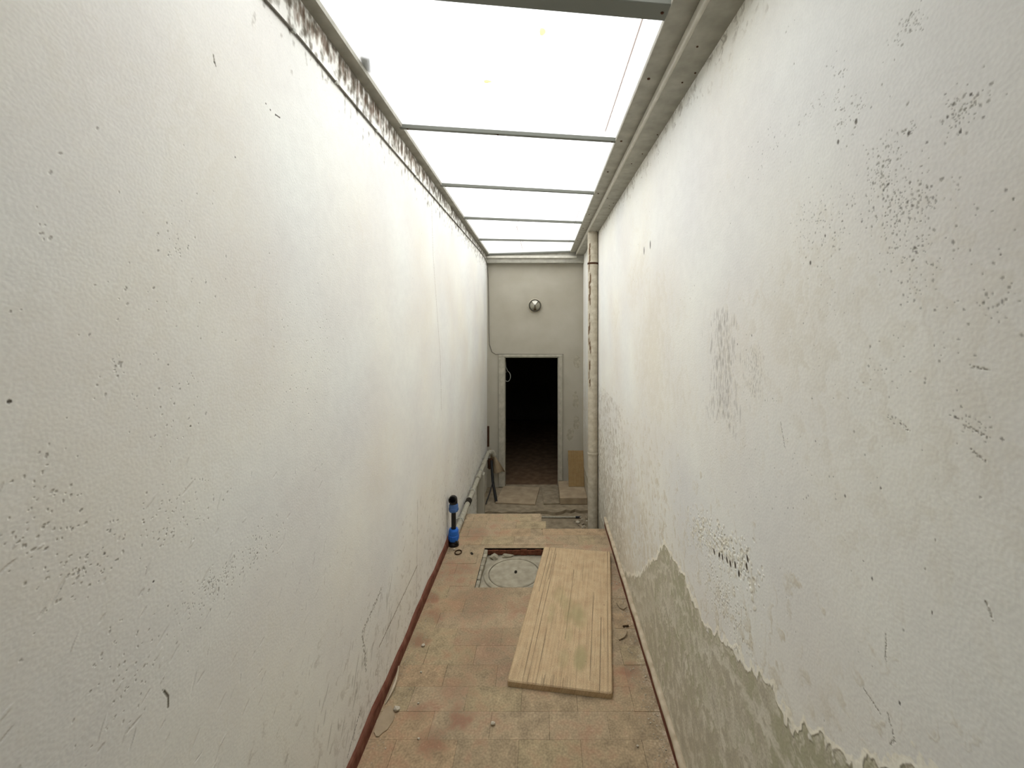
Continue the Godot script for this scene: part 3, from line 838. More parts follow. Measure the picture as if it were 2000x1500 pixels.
func tiled_floor() -> void:
	var tex := floor_texture()
	var f := group_node("floor")
	setting(f, "dusty terracotta brick tile floor of the passage")
	var tints := [Color(1, 1, 1), Color(0.985, 0.98, 0.97), Color(1.0, 0.975, 0.955), Color(0.965, 0.965, 0.96), Color(0.985, 0.995, 0.975)]
	var ms: Array = []
	for c in tints:
		var m := mat(c, 0.95, 0.25)
		m.albedo_texture = tex
		m.uv1_triplanar = true; m.uv1_world_triplanar = true
		m.uv1_scale = Vector3.ONE / 4.8
		m.uv1_offset = Vector3(0.85, 0, 4.5) / 4.8
		ms.append(m)
	M.floor_tex = ms[0]
	# pit that holds the drain cover
	var px0 := -0.488
	var px1 := 0.055
	var pd0 := 3.117
	var pd1 := 3.656
	# bed of the tiles, cut round the pit; the left half runs on farther than the right
	var s := Sh.new()
	var y0 := -0.16
	var y1 := -0.0018
	var slab := func(xa: float, xb: float, da: float, db: float, ya: float, yb: float) -> void:
		s.box(V((xa + xb) / 2, (ya + yb) / 2, (da + db) / 2), Vector3(xb - xa, yb - ya, db - da))
	slab.call(XL, XR, -1.7, pd0, y0, y1)
	slab.call(XL, px0, pd0, pd1, y0, y1)
	slab.call(px1, XR, pd0, pd1, y0, y1)
	slab.call(XL, XR, pd1, 3.975, y0, y1)
	slab.call(XL, -0.012, 3.975, 4.285, y0, y1)
	put(s, "bed", ms[3], f)
	s = Sh.new()
	s.box(V((px0 + px1) / 2, -0.11, (pd0 + pd1) / 2), Vector3(px1 - px0, 0.10, pd1 - pd0))
	put(s, "pit_base", M.grey_concrete, f)
	s = Sh.new()   # broken edge bricks round the pit
	var gg := RandomNumberGenerator.new(); gg.seed = 21
	for k in 9:
		s.box(V(px0 + 0.03 + k * 0.06, -0.034, pd1 - 0.004), Vector3(0.058, 0.046 - 0.012 * gg.randf(), 0.010 + 0.012 * gg.randf()), 0.003)
	put(s, "pit_far_edge", M.red_brick, f)
	s = Sh.new()
	for k in 9:
		s.box(V(px0 + 0.010, -0.034, pd0 + 0.03 + k * 0.06), Vector3(0.020 + 0.02 * gg.randf(), 0.05 - 0.02 * gg.randf(), 0.058), 0.004)
	put(s, "pit_near_edge", M.grey_concrete, f)
	# tiles
	var variants: Array = []
	for k in 4:
		var q := Sh.new()
		q.box(Vector3(0, 0, 0), Vector3(0.2789, 0.024, 0.1434), 0.0004 + 0.0002 * k)
		variants.append(q.mesh())
	var half: Array = []
	for k in 2:
		var q := Sh.new()
		q.box(Vector3(0, 0, 0), Vector3(0.1394, 0.024, 0.1434), 0.0005 + 0.0002 * k)
		half.append(q.mesh())
	var row := 0
	var d := 0.55
	while d < 4.27:
		var x := XL + 0.006 + (0.0 if row % 2 == 0 else -0.139)
		while x < XR - 0.02:
			var wide := 0.2745
			var cx := x + wide / 2
			var small := false
			if x < XL or x + wide > XR - 0.012:
				small = true
				wide = 0.135
				cx = (XL + 0.006 + wide / 2) if x < XL else x + wide / 2
			var cd := d + 0.0715
			var skip := cx + wide / 2 > XR or (cd > 3.90 and cx > -0.10) or cd > 4.22
			# not over the pit
			if cd + 0.065 > pd0 and cd - 0.065 < pd1 and cx + wide / 2 > px0 + 0.004 and cx - wide / 2 < px1 - 0.004:
				skip = true
			if not skip:
				var o := MeshInstance3D.new()
				o.name = "tile"
				o.mesh = half[rng.randi() % 2] if small else variants[rng.randi() % 4]
				o.material_override = ms[rng.randi() % 5]
				o.position = V(cx, -0.012 + rng.randf() * 0.0009, cd)
				o.rotation = Vector3(rng.randfn(0, 0.0018), rng.randfn(0, 0.0012), rng.randfn(0, 0.0012))
				f.add_child(o, true)
			x += 0.279
		d += 0.1435
		row += 1
	# mortar made good round the pit, where whole tiles do not fit, and the far border slabs
	for p in [[px0 - 0.13, px0, pd0 - 0.01, pd1 + 0.01], [px1, px1 + 0.16, pd0 - 0.01, pd1 + 0.01], [px0 - 0.1, px1 + 0.1, pd0 - 0.075, pd0], [px0 - 0.1, px1 + 0.1, pd1, pd1 + 0.10]]:
		var q := Sh.new()
		q.box(V((p[0] + p[1]) / 2, -0.0125, (p[2] + p[3]) / 2), Vector3(p[1] - p[0], 0.021, p[3] - p[2]), 0.002)
		put(q, "mortar_band", ms[1], f)
	var eb := Sh.new()
	eb.box(V((XR - 0.02) / 2, -0.012, 3.935), Vector3(XR - 0.01, 0.024, 0.12), 0.004)
	put(eb, "edging_slab", ms[2], f)
	var eb2 := Sh.new()
	eb2.box(V((XL - 0.012) / 2, -0.012, 4.26), Vector3(-0.012 - XL - 0.01, 0.024, 0.09), 0.004)
	put(eb2, "edging_slab", ms[0], f)

func end_of_passage() -> void:
	var g := RandomNumberGenerator.new(); g.seed = 9
	# dug-out strip and the higher slab in front of the doorway
	var s := Sh.new()
	s.box(V((XL + XR) / 2, SILL - 0.05, (3.6 + DB) / 2), Vector3(XR - XL, 0.1, DB - 3.6))
	s.box(V((XL + XR) / 2, -0.35, 3.60), Vector3(XR - XL, 0.40, 0.05))
	setting(put(s, "floor_001", M.concrete), "sunken rough concrete floor before the doorway")
	var poly: Array = []
	for k in 25:
		poly.append(Vector2(lerpf(XL, XR, k / 24.0), 5.50 + 0.05 * g.randf() + (0.06 if k > 18 else 0.0)))
	poly.append(Vector2(XR, DB)); poly.append(Vector2(XL, DB))
	s = Sh.new()
	s.prism(poly, SILL - 0.01, LOW - 0.012)
	var low := put(s, "floor_002", M.concrete)
	setting(low, "broken-edged concrete slab before the doorway")
	# raised step right of the door
	s = Sh.new()
	s.box(V((0.225 + XR) / 2, LOW + 0.036, (5.74 + DB) / 2), Vector3(XR - 0.225, 0.095, DB - 5.74), 0.008)
	tag(put(s, "concrete_step", M.dusty), "low concrete step at the right of the doorway", "step")
	# thin pipe along the broken edge
	var tp := group_node("thin_pipe")
	tag(tp, "thin grey pipe lying along the broken edge of the far slab", "pipe")
	s = Sh.new()
	s.tube([V(-0.74, SILL + 0.045, 5.40), V(-0.69, SILL + 0.014, 5.47), V(-0.6, SILL + 0.012, 5.46), V(-0.2, SILL + 0.012, 5.44), V(0.2, SILL + 0.013, 5.43), V(0.42, SILL + 0.014, 5.43)], 0.011, 8)
	put(s, "run", M.pvc, tp)
	s = Sh.new()
	s.tube([V(0.41, SILL + 0.014, 5.43), V(0.47, SILL + 0.014, 5.43)], 0.015, 8)
	put(s, "open_end", M.black, tp)
	# floor boards before the door
	var b1 := group_node("chipboard_sheet")
	tag(b1, "square dusty chipboard sheet lying before the doorway on the left", "board")
	b1.position = V(-0.335, LOW - 0.002, 6.03); b1.rotation.y = -0.10
	s = Sh.new(); s.box(Vector3.ZERO, Vector3(0.53, 0.018, 0.58), 0.002)
	put(s, "sheet", M.dusty, b1)
	var b2 := group_node("narrow_plank")
	tag(b2, "narrow dusty plank lying in front of the doorway, right of the chipboard sheet", "board")
	b2.position = V(0.10, LOW - 0.002, 6.04); b2.rotation.y = 0.06
	s = Sh.new(); s.box(Vector3.ZERO, Vector3(0.21, 0.016, 0.60), 0.002)
	put(s, "plank", M.concrete, b2)
	# plywood offcut leaning on the end wall
	var foot := V(0.475, LOW + 0.0835, 6.11)
	var head := V(0.478, LOW + 0.0835 + 0.44, DB - 0.012)
	var up := (head - foot).normalized()
	var turn := Basis(Vector3.RIGHT, up, Vector3.RIGHT.cross(up).normalized())
	s = Sh.new()
	var L := foot.distance_to(head)
	s.box(Vector3(0, L / 2 + 0.002, 0), Vector3(0.222, L, 0.012), 0.001)
	var ply := put(s, "plywood_offcut", M.plywood)
	ply.transform = Transform3D(turn, foot)
	tag(ply, "small brown plywood offcut leaning on the end wall beside the door", "board")

func doorway_and_room() -> void:
	var dl := -0.56
	var dr := 0.232
	var dt := EYE - 0.537
	var dn := group_node("door_1")
	setting(dn, "painted wooden frame of the open doorway")
	var s := Sh.new()
	s.box(V(dl - 0.038, (dt + LOW) / 2, DB - 0.012), Vector3(0.085, dt - LOW, 0.03), 0.004)
	s.box(V(dl + 0.006, (dt + LOW) / 2, DB + 0.045), Vector3(0.012, dt - LOW - 0.004, 0.11), 0.002)
	put(s, "jamb", M.door_paint, dn)
	s = Sh.new()
	s.box(V(dr + 0.028, (dt + LOW + 0.09) / 2, DB - 0.012), Vector3(0.055, dt - LOW - 0.09, 0.03), 0.004)
	s.box(V(dr - 0.006, (dt + LOW) / 2, DB + 0.045), Vector3(0.012, dt - LOW - 0.004, 0.11), 0.002)
	put(s, "jamb", M.door_paint, dn)
	s = Sh.new()
	s.box(V((dl + dr) / 2 - 0.012, dt + 0.018, DB - 0.012), Vector3(dr - dl + 0.14, 0.034, 0.03), 0.004)
	s.box(V((dl + dr) / 2, dt - 0.006, DB + 0.045), Vector3(dr - dl, 0.012, 0.11), 0.002)
	put(s, "lintel", M.door_paint, dn)
	s = Sh.new()
	s.box(V((dl + dr) / 2, LOW - 0.02, DB + 0.05), Vector3(dr - dl - 0.026, 0.02, 0.1), 0.002)
	put(s, "threshold", M.concrete, dn)
	# dark store room beyond
	var x0 := -1.3
	var x1 := 1.5
	var a := DB + 0.1
	var e := 10.6
	var yc := 1.75
	var rb := func(called: String, at: Vector3, size: Vector3, m: Material, label: String) -> void:
		var q := Sh.new(); q.box(at, size); setting(put(q, called, m), label)
	rb.call("floor_003", V((x0 + x1) / 2, LOW - 0.06, (a + e) / 2), Vector3(x1 - x0, 0.1, e - a), M.room_floor, "brown floor of the unlit room beyond the doorway")
	rb.call("ceiling_001", V((x0 + x1) / 2, yc + 0.05, (a + e) / 2), Vector3(x1 - x0 + 0.2, 0.1, e - a), M.room, "ceiling of the unlit room beyond the doorway")
	rb.call("wall_left_001", V(x0 - 0.05, (yc + LOW - 0.1) / 2, (a + e) / 2), Vector3(0.1, yc - LOW + 0.1, e - a), M.room, "left wall of the unlit room beyond the doorway")
	rb.call("wall_right_001", V(x1 + 0.05, (yc + LOW - 0.1) / 2, (a + e) / 2), Vector3(0.1, yc - LOW + 0.1, e - a), M.room, "right wall of the unlit room beyond the doorway")
	rb.call("wall_back_001", V((x0 + x1) / 2, (yc + LOW - 0.1) / 2, e + 0.05), Vector3(x1 - x0 + 0.2, yc - LOW + 0.1, 0.1), M.room, "far wall of the unlit room beyond the doorway")
	# flanks of the end wall that close the wider room
	var q := Sh.new()
	q.box(V((x0 - 0.1 + XL - HW) / 2, (yc + LOW - 0.1) / 2, DB + 0.05), Vector3(XL - HW - x0 + 0.1, yc - LOW + 0.3, 0.1))
	q.box(V((x1 + 0.1 + XR + HW) / 2, (yc + LOW - 0.1) / 2, DB + 0.05), Vector3(x1 + 0.1 - XR - HW, yc - LOW + 0.3, 0.1))
	setting(put(q, "wall_front_001", M.room), "front wall of the unlit room either side of the passage")
	# loop of cable hanging just inside the door
	q = Sh.new()
	var ring: Array = []
	for k in 19:
		var t := TAU * (k / 18.0) * 0.92 + 1.9
		ring.append(V(-0.525 + 0.045 * cos(t), EYE - 0.84 + 0.075 * sin(t), DB + 0.13 + 0.004 * k / 18.0))
	ring.append(V(-0.545, EYE - 0.70, DB + 0.115)); ring.append(V(-0.55, EYE - 0.62, DB + 0.105))
	q.tube(ring, 0.0045, 6)
	tag(put(q, "cable_loop", M.clip), "pale cable loop hanging just inside the dark doorway", "cable")
	# round bulkhead lamp over the door
	var lp := group_node("bulkhead_lamp")
	lp.position = V(-0.112, EYE + 0.209, DB)
	lp.rotation.x = PI / 2
	tag(lp, "round unlit bulkhead lamp with ribbed glass over the doorway", "lamp")
	var I := Transform3D()
	q = Sh.new(); q.lathe([Vector2(0, 0.0), Vector2(0.098, 0.0), Vector2(0.100, 0.006), Vector2(0.096, 0.016), Vector2(0.090, 0.020)], 32, I)
	put(q, "base", M.pipe_paint, lp)
	q = Sh.new(); q.lathe([Vector2(0.092, 0.018), Vector2(0.092, 0.034), Vector2(0.086, 0.042), Vector2(0.078, 0.042), Vector2(0.076, 0.034)], 32, I)
	put(q, "rim", M.rim, lp)
	q = Sh.new(); q.lathe([Vector2(0.0, 0.022), Vector2(0.076, 0.024)], 24, I)
	put(q, "reflector", M.bar, lp)
	q = Sh.new()
	var prof: Array = []
	for k in 12:
		var t := PI / 2 * k / 11.0
		prof.append(Vector2(0.077 * cos(t) * (1.0 + 0.02 * (k % 2)), 0.038 + 0.042 * sin(t)))
	prof[11] = Vector2(0.0, 0.08)
	q.lathe(prof, 28, I)
	put(q, "glass_dome", M.mirror, lp).set_meta("label", "mirrored ribbed glass dome")
	q = Sh.new(); q.lathe([Vector2(0.0, 0.022), Vector2(0.016, 0.024), Vector2(0.016, 0.04), Vector2(0.024, 0.05), Vector2(0.026, 0.06), Vector2(0.018, 0.072), Vector2(0.0, 0.075)], 14, Transform3D(Basis(), Vector3(0, 0, 0.012)))
	put(q, "bulb", M.clip, lp)

func pipes_left() -> void:
	# black riser with blue compression couplings
	var r := group_node("water_riser")
	tag(r, "short black water pipe with two blue couplings against the left wall", "pipe")
	var x := XL + 0.052
	var d := 3.70
	r.position = V(x, 0, d)
	var I := Basis()
	var s := Sh.new()
	s.tube([Vector3(0, 0.02, 0), Vector3(0, 0.36, 0)], 0.020, 14)
	put(s, "pipe", M.black, r)
	s = Sh.new()   # foot elbow curling back to the floor
	s.tube([Vector3(0, 0.075, 0), Vector3(0, 0.045, 0.002), Vector3(0.006, 0.028, 0.010), Vector3(0.02, 0.027, 0.016), Vector3(0.036, 0.036, 0.012)], 0.026, 12)
	s.lathe([Vector2(0.0, 0.0), Vector2(0.045, 0.0), Vector2(0.044, 0.02), Vector2(0.030, 0.04)], 14, Transform3D())
	put(s, "foot_elbow", M.black, r)
	var cp := func(y: float, rr: float, h: float, m: Material) -> void:
		var q := Sh.new()
		q.lathe([Vector2(rr * 0.62, 0), Vector2(rr * 0.9, 0.0), Vector2(rr, h * 0.15), Vector2(rr, h * 0.45), Vector2(rr * 0.93, h * 0.5), Vector2(rr * 0.98, h * 0.56), Vector2(rr * 0.94, h * 0.86), Vector2(rr * 0.8, h), Vector2(rr * 0.5, h)], 20, Transform3D(I, Vector3(0, y, 0)))
		var o := put(q, "coupling", m, r)
		for k in 12:
			var a := TAU * k / 12
			var ribs := Sh.new()
			ribs.box(Vector3(cos(a) * rr, y + h * 0.3, sin(a) * rr), Vector3(0.004, h * 0.28, 0.005), 0.001, Basis(Vector3.UP, -a))
			put(ribs, "grip_rib", m, o)
	cp.call(0.042, 0.044, 0.10, M.blue)
	cp.call(0.288, 0.040, 0.068, M.dull_blue)
	s = Sh.new()   # open elbow facing the viewer
	s.tube([Vector3(0, 0.345, 0), Vector3(0, 0.375, 0), Vector3(0, 0.395, 0.008), Vector3(0, 0.402, 0.024), Vector3(0, 0.402, 0.040)], 0.033, 16, false)
	s.lathe([Vector2(0.026, 0.0), Vector2(0.034, 0.0), Vector2(0.034, 0.012), Vector2(0.026, 0.012), Vector2(0.024, -0.03), Vector2(0, -0.03)], 18, Transform3D(Basis(Vector3.RIGHT, PI / 2), Vector3(0, 0.402, 0.040)))
	put(s, "open_elbow", M.black, r)
	# grey waste pipe running back along the wall, over the drop
	var w := group_node("waste_pipe")
	tag(w, "jointed grey plastic waste pipe running back along the left wall", "pipe")
	var py := 0.025
	var run := [[3.82, 4.45], [4.50, 5.15], [5.20, 5.62], [5.66, 6.1]]
	for k in run.size():
		var q := Sh.new()
		var off := 0.004 * sin(k * 2.1)
		q.tube([V(XL + 0.045 + off, py + (0.005 if k == 0 else 0.02), run[k][0]), V(XL + 0.045 - off, py + (0.02 if k == 0 else 0.01 * k), run[k][1])], 0.026, 14)
		var o := put(q, "pipe_length", M.pvc, w)
		if k < 3:
			q = Sh.new()
			q.tube([V(XL + 0.045, py + 0.02, run[k][1] - 0.03), V(XL + 0.045, py + 0.02, run[k][1] + 0.06)], 0.032, 14)
			put(q, "socket", M.pvc if k != 0 else M.dark_gap, o)
		q = Sh.new()
		var dd: float = lerpf(run[k][0], run[k][1], 0.35)
		q.tube([V(XL, py + 0.03, dd), V(XL + 0.03, py + 0.056, dd), V(XL + 0.06, py + 0.05, dd), V(XL + 0.075, py + 0.02, dd)], 0.005, 6)
		put(q, "bracket", M.clip, o)
	# bend with a wrapped end by the end wall
	var q2 := Sh.new()
	q2.tube([V(XL + 0.05, py + 0.02, 6.06), V(XL + 0.07, py + 0.03, 6.12), V(XL + 0.10, py + 0.02, 6.15), V(XL + 0.12, py - 0.03, 6.16)], 0.034, 12)
	put(q2, "end_bend", M.pvc, w)
	# plastic wrapping hanging from the bend
	q2 = Sh.new()
	var rows: Array = []
	for j in 9:
		var row: Array = []
		var t := j / 8.0
		for i in 9:
			var u := i / 8.0
			var xx := XL + 0.06 + u * (0.06 + 0.15 * t)
			var yy := py + 0.06 - t * 0.36 - u * 0.10 * (1.0 - t)
			row.append(V(xx, yy, 6.20 + 0.03 * sin(u * 7.0 + t * 2.0) * (0.3 + t) + 0.05 * t))
		rows.append(row)
	for j in 8:
		for i in 8:
			var m: Vector3 = (rows[j][i + 1] - rows[j][i]).cross(rows[j + 1][i] - rows[j][i]).normalized()
			if m.z < 0: m = -m
			q2.quad(rows[j][i], rows[j][i + 1], rows[j + 1][i + 1], rows[j + 1][i], m)
			q2.quad(rows[j][i] - m * 0.002, rows[j][i + 1] - m * 0.002, rows[j + 1][i + 1] - m * 0.002, rows[j + 1][i] - m * 0.002, -m)
	tag(put(q2, "plastic_wrap", M.dusty), "crumpled grey wrapping hanging from the pipe bend beside the door frame", "wrapping")
	# dark offcuts standing under the bend
	var offs := [["black_offcut", [V(XL + 0.10, py - 0.05, 6.02), V(XL + 0.13, -0.28, 5.92), V(XL + 0.19, LOW + 0.006, 5.80)], 0.019, "stout black pipe offcut standing under the grey pipe bend"], ["black_offcut", [V(XL + 0.145, -0.24, 5.90), V(XL + 0.10, -0.40, 5.82), V(XL + 0.06, LOW + 0.004, 5.72)], 0.008, "thin dark rod leaning across the stout black pipe offcut"]]
	for o in offs:
		var q := Sh.new(); q.tube(o[1], o[2], 10)
		tag(put(q, o[0], M.black), o[3], "pipe", "offcuts below the bend")
	var c := Sh.new()
	c.box(V(XL + 0.075, -0.10, 6.10), Vector3(0.07, 0.14, 0.06), 0.008, Basis(Vector3.UP, 0.4))
	tag(put(c, "rag", M.rust), "dark brown rag stuffed under the grey pipe bend", "rag")
	# stub wall under the pipe
	var p := Sh.new()
	p.box(V(XL + 0.043, (SILL + 0.013) / 2, 5.40), Vector3(0.086, 0.013 - SILL, 0.10), 0.006)
	tag(put(p, "pier", M.end_wall), "small plastered pier carrying the grey pipe above the sunken floor", "pier")
	# slot chased into the corner
	var sl := Sh.new()
	sl.box(V(XL + 0.016, 0.22, DB - 0.006), Vector3(0.030, 0.30, 0.014), 0.004)
	tag(put(sl, "corner_strip", M.rust), "dark rusty strip in the left corner above the pipe bend", "strip")

func drain_pipe() -> void:
	var d := group_node("drain_pipe")
	tag(d, "cream painted drain pipe standing in front of the right wall", "pipe")
	var x := XR - 0.056
	var dd := 4.65
	var s := Sh.new()
	s.tube([V(x, SILL, dd), V(x, 2.53, dd)], 0.053, 24, false)
	put(s, "pipe", M.pipe_paint, d)
	s = Sh.new()
	s.tube([V(x, 2.46, dd), V(x, 2.848, dd)], 0.0555, 24, false)
	put(s, "upper_length", M.pipe_paint, d)
	for y in [2.515, 0.49]:
		s = Sh.new()
		s.lathe([Vector2(0.054, -0.012), Vector2(0.0575, -0.008), Vector2(0.0575, 0.008), Vector2(0.054, 0.012)], 24, Transform3D(Basis(), V(x, y, dd)))
		s.box(V(x + 0.04, y, dd + 0.02), Vector3(0.05, 0.012, 0.02), 0.002)
		put(s, "bracket", M.rust if y > 2.0 else M.pipe_paint, d)
	# runs of old paint and rust down the left side
	s = Sh.new()
	var g := RandomNumberGenerator.new(); g.seed = 12
	for k in 30:
		var a := 2.3 + g.randfn(0.0, 0.12)
		var y := 2.70 - 1.5 * g.randf()
		var h := 0.02 + 0.05 * g.randf()
		var wdt := 0.003 + 0.006 * g.randf()
		var n := Vector3(cos(a), 0, sin(a))
		var side := Vector3(-n.z, 0, n.x)
		var c := V(x, y, dd) + n * (0.0560 if y > 2.46 else 0.0535)
		s.quad(c - side * wdt + Vector3(0, h, 0), c + side * wdt + Vector3(0, h * 0.6, 0), c + side * wdt - Vector3(0, h, 0), c - side * wdt - Vector3(0, h * 0.5, 0), n)
	put(s, "rust_runs", M.old_rust, d).set_meta("kind", "stuff")

func wires() -> void:
	var c := group_node("wall_cable")
	tag(c, "thin grey cable clipped along the top of the left wall", "cable")
	var x := XL + 0.005
	var line := [V(x, 2.842, -1.7), V(x, 2.842, 0.6), V(x, 2.842, 1.262), V(x, 2.846, 1.45), V(x, 2.836, 1.75), V(x, 2.826, 2.3), V(x, 2.818, 3.2), V(x, 2.809, 4.3), V(x, 2.80, 5.5), V(x, 2.775, 6.1), V(x + 0.004, 2.70, 6.29), V(x + 0.012, 2.55, 6.332), V(x + 0.018, 2.2, 6.335), V(x + 0.022, 1.72, 6.335), V(x + 0.030, 1.56, 6.335), V(x + 0.065, 1.45, 6.335), V(x + 0.12, 1.415, 6.335), V(-0.62, 1.418, 6.325), V(-0.3, 1.416, 6.322), V(0.05, 1.416, 6.322), V(0.30, 1.414, 6.322)]
	var s := Sh.new(); s.tube(line, 0.0042, 7)
	put(s, "wire", M.cable, c)
	for p in [[1.40, 2.846], [1.69, 2.838], [2.10, 2.829], [2.75, 2.822], [3.6, 2.815], [4.5, 2.807], [5.4, 2.80]]:
		var q := Sh.new()
		q.box(V(XL + 0.006, p[1], p[0]), Vector3(0.013, 0.012, 0.012), 0.002)
		q.lathe([Vector2(0, 0.004), Vector2(0.003, 0.003), Vector2(0.003, 0)], 6, Transform3D(Basis(Vector3.FORWARD, PI / 2), V(XL + 0.012, p[1] - 0.009, p[0])))
		put(q, "clip", M.clip, c)

func boards_and_cover() -> void:
	# heavy panel lying askew on the tiles
	var b := group_node("floor_panel")
	tag(b, "large beige grooved board lying askew on the tiles beside the drain pit", "board")
	var ctr := Vector2((0.004 + 0.555 - 0.182 + 0.35) / 4, (3.605 + 3.549 + 2.275 + 2.188) / 4)
	b.position = V(ctr.x, 0.0, ctr.y)
	b.rotation.y = -0.147
	var W := 0.545
	var L := 1.36
	var T := 0.030
	var s := Sh.new()
	# slab with chipped corners
	var out := [Vector2(-W / 2 + 0.012, -L / 2), Vector2(W / 2 - 0.018, -L / 2 + 0.001), Vector2(W / 2 - 0.004, -L / 2 + 0.006), Vector2(W / 2, -L / 2 + 0.025), Vector2(W / 2 - 0.001, L / 2 - 0.01), Vector2(W / 2 - 0.008, L / 2), Vector2(-W / 2 + 0.006, L / 2), Vector2(-W / 2, L / 2 - 0.008), Vector2(-W / 2, -L / 2 + 0.02), Vector2(-W / 2 + 0.003, -L / 2 + 0.006)]
	var P := PackedVector2Array(out)
	var inner := PackedVector2Array()
	for p in P:
		inner.append(Vector2(p.x * (1.0 - 0.006 / W * 2.0), p.y * (1.0 - 0.006 / L * 2.0)))
	var ix := Geometry2D.triangulate_polygon(inner)
	var uvof := func(p: Vector2) -> Vector2: return Vector2((p.x + W / 2) / 0.6, (L / 2 - p.y) / 1.5)
	for i in range(0, ix.size(), 3):
		var A := inner[ix[i]]; var B := inner[ix[i + 1]]; var C := inner[ix[i + 2]]
		s.tri(Vector3(A.x, T + 0.002, -A.y), Vector3(B.x, T + 0.002, -B.y), Vector3(C.x, T + 0.002, -C.y), Vector3.UP, Vector3.UP, Vector3.UP, uvof.call(A), uvof.call(B), uvof.call(C))
		s.tri(Vector3(A.x, 0.002, -A.y), Vector3(B.x, 0.002, -B.y), Vector3(C.x, 0.002, -C.y), Vector3.DOWN, Vector3.DOWN, Vector3.DOWN, uvof.call(A), uvof.call(B), uvof.call(C))
	for i in P.size():
		var j := (i + 1) % P.size()
		var mid := (P[i] + P[j]) / 2
		var e := (P[j] - P[i]).normalized()
		var m2 := Vector2(e.y, -e.x)
		if m2.dot(mid) < 0: m2 = -m2
		var m := Vector3(m2.x, 0, -m2.y)
		var ta: Vector2 = uvof.call(P[i]); var tb: Vector2 = uvof.call(P[j])
		s.quad(Vector3(P[i].x, T - 0.002, -P[i].y), Vector3(P[j].x, T - 0.002, -P[j].y), Vector3(P[j].x, 0.002, -P[j].y), Vector3(P[i].x, 0.002, -P[i].y), m, ta, tb, tb + Vector2(0.02, 0.02), ta + Vector2(0.02, 0.02))
		s.quad(Vector3(inner[i].x, T + 0.002, -inner[i].y), Vector3(inner[j].x, T + 0.002, -inner[j].y), Vector3(P[j].x, T - 0.002, -P[j].y), Vector3(P[i].x, T - 0.002, -P[i].y), (m + Vector3.UP).normalized(), ta, tb, tb, ta)
	put(s, "board", M.panel, b)
	# drain cover in the pit
	var c := group_node("drain_cover")
	c.position = V(-0.222, -0.060, 3.375)
	tag(c, "round concrete drain cover in the square floor pit", "cover")
	var I := Transform3D()
	s = Sh.new()
	s.lathe([Vector2(0, 0.017), Vector2(0.06, 0.018), Vector2(0.186, 0.016), Vector2(0.193, 0.011), Vector2(0.194, 0.0)], 48, I)
	put(s, "disc", M.grey_concrete, c)
	s = Sh.new()
	s.lathe([Vector2(0.199, 0.0), Vector2(0.200, 0.012), Vector2(0.214, 0.014), Vector2(0.232, 0.008), Vector2(0.236, 0.0)], 48, I)
	put(s, "rim", M.grey_concrete, c)
	s = Sh.new()
	s.rock(Vector3(0.012, 0.020, 0.0), Vector3(0.016, 0.012, 0.02), 4)
	put(s, "lifting_stub", M.dark_gap, c)
	# lumps of mortar in the pit corner
	s = Sh.new()
	s.rock(V(-0.40, -0.045, 3.60), Vector3(0.05, 0.03, 0.035), 8, 0.4)
	tag(put(s, "mortar_lump", M.grey_concrete), "grey mortar lump in the far left corner of the drain pit", "rubble", "mortar in the pit")
	s = Sh.new()
	s.rock(V(-0.30, -0.048, 3.62), Vector3(0.07, 0.02, 0.02), 9, 0.4)
	tag(put(s, "mortar_lump", M.grey_concrete), "flat mortar crust along the far edge of the drain pit", "rubble", "mortar in the pit")

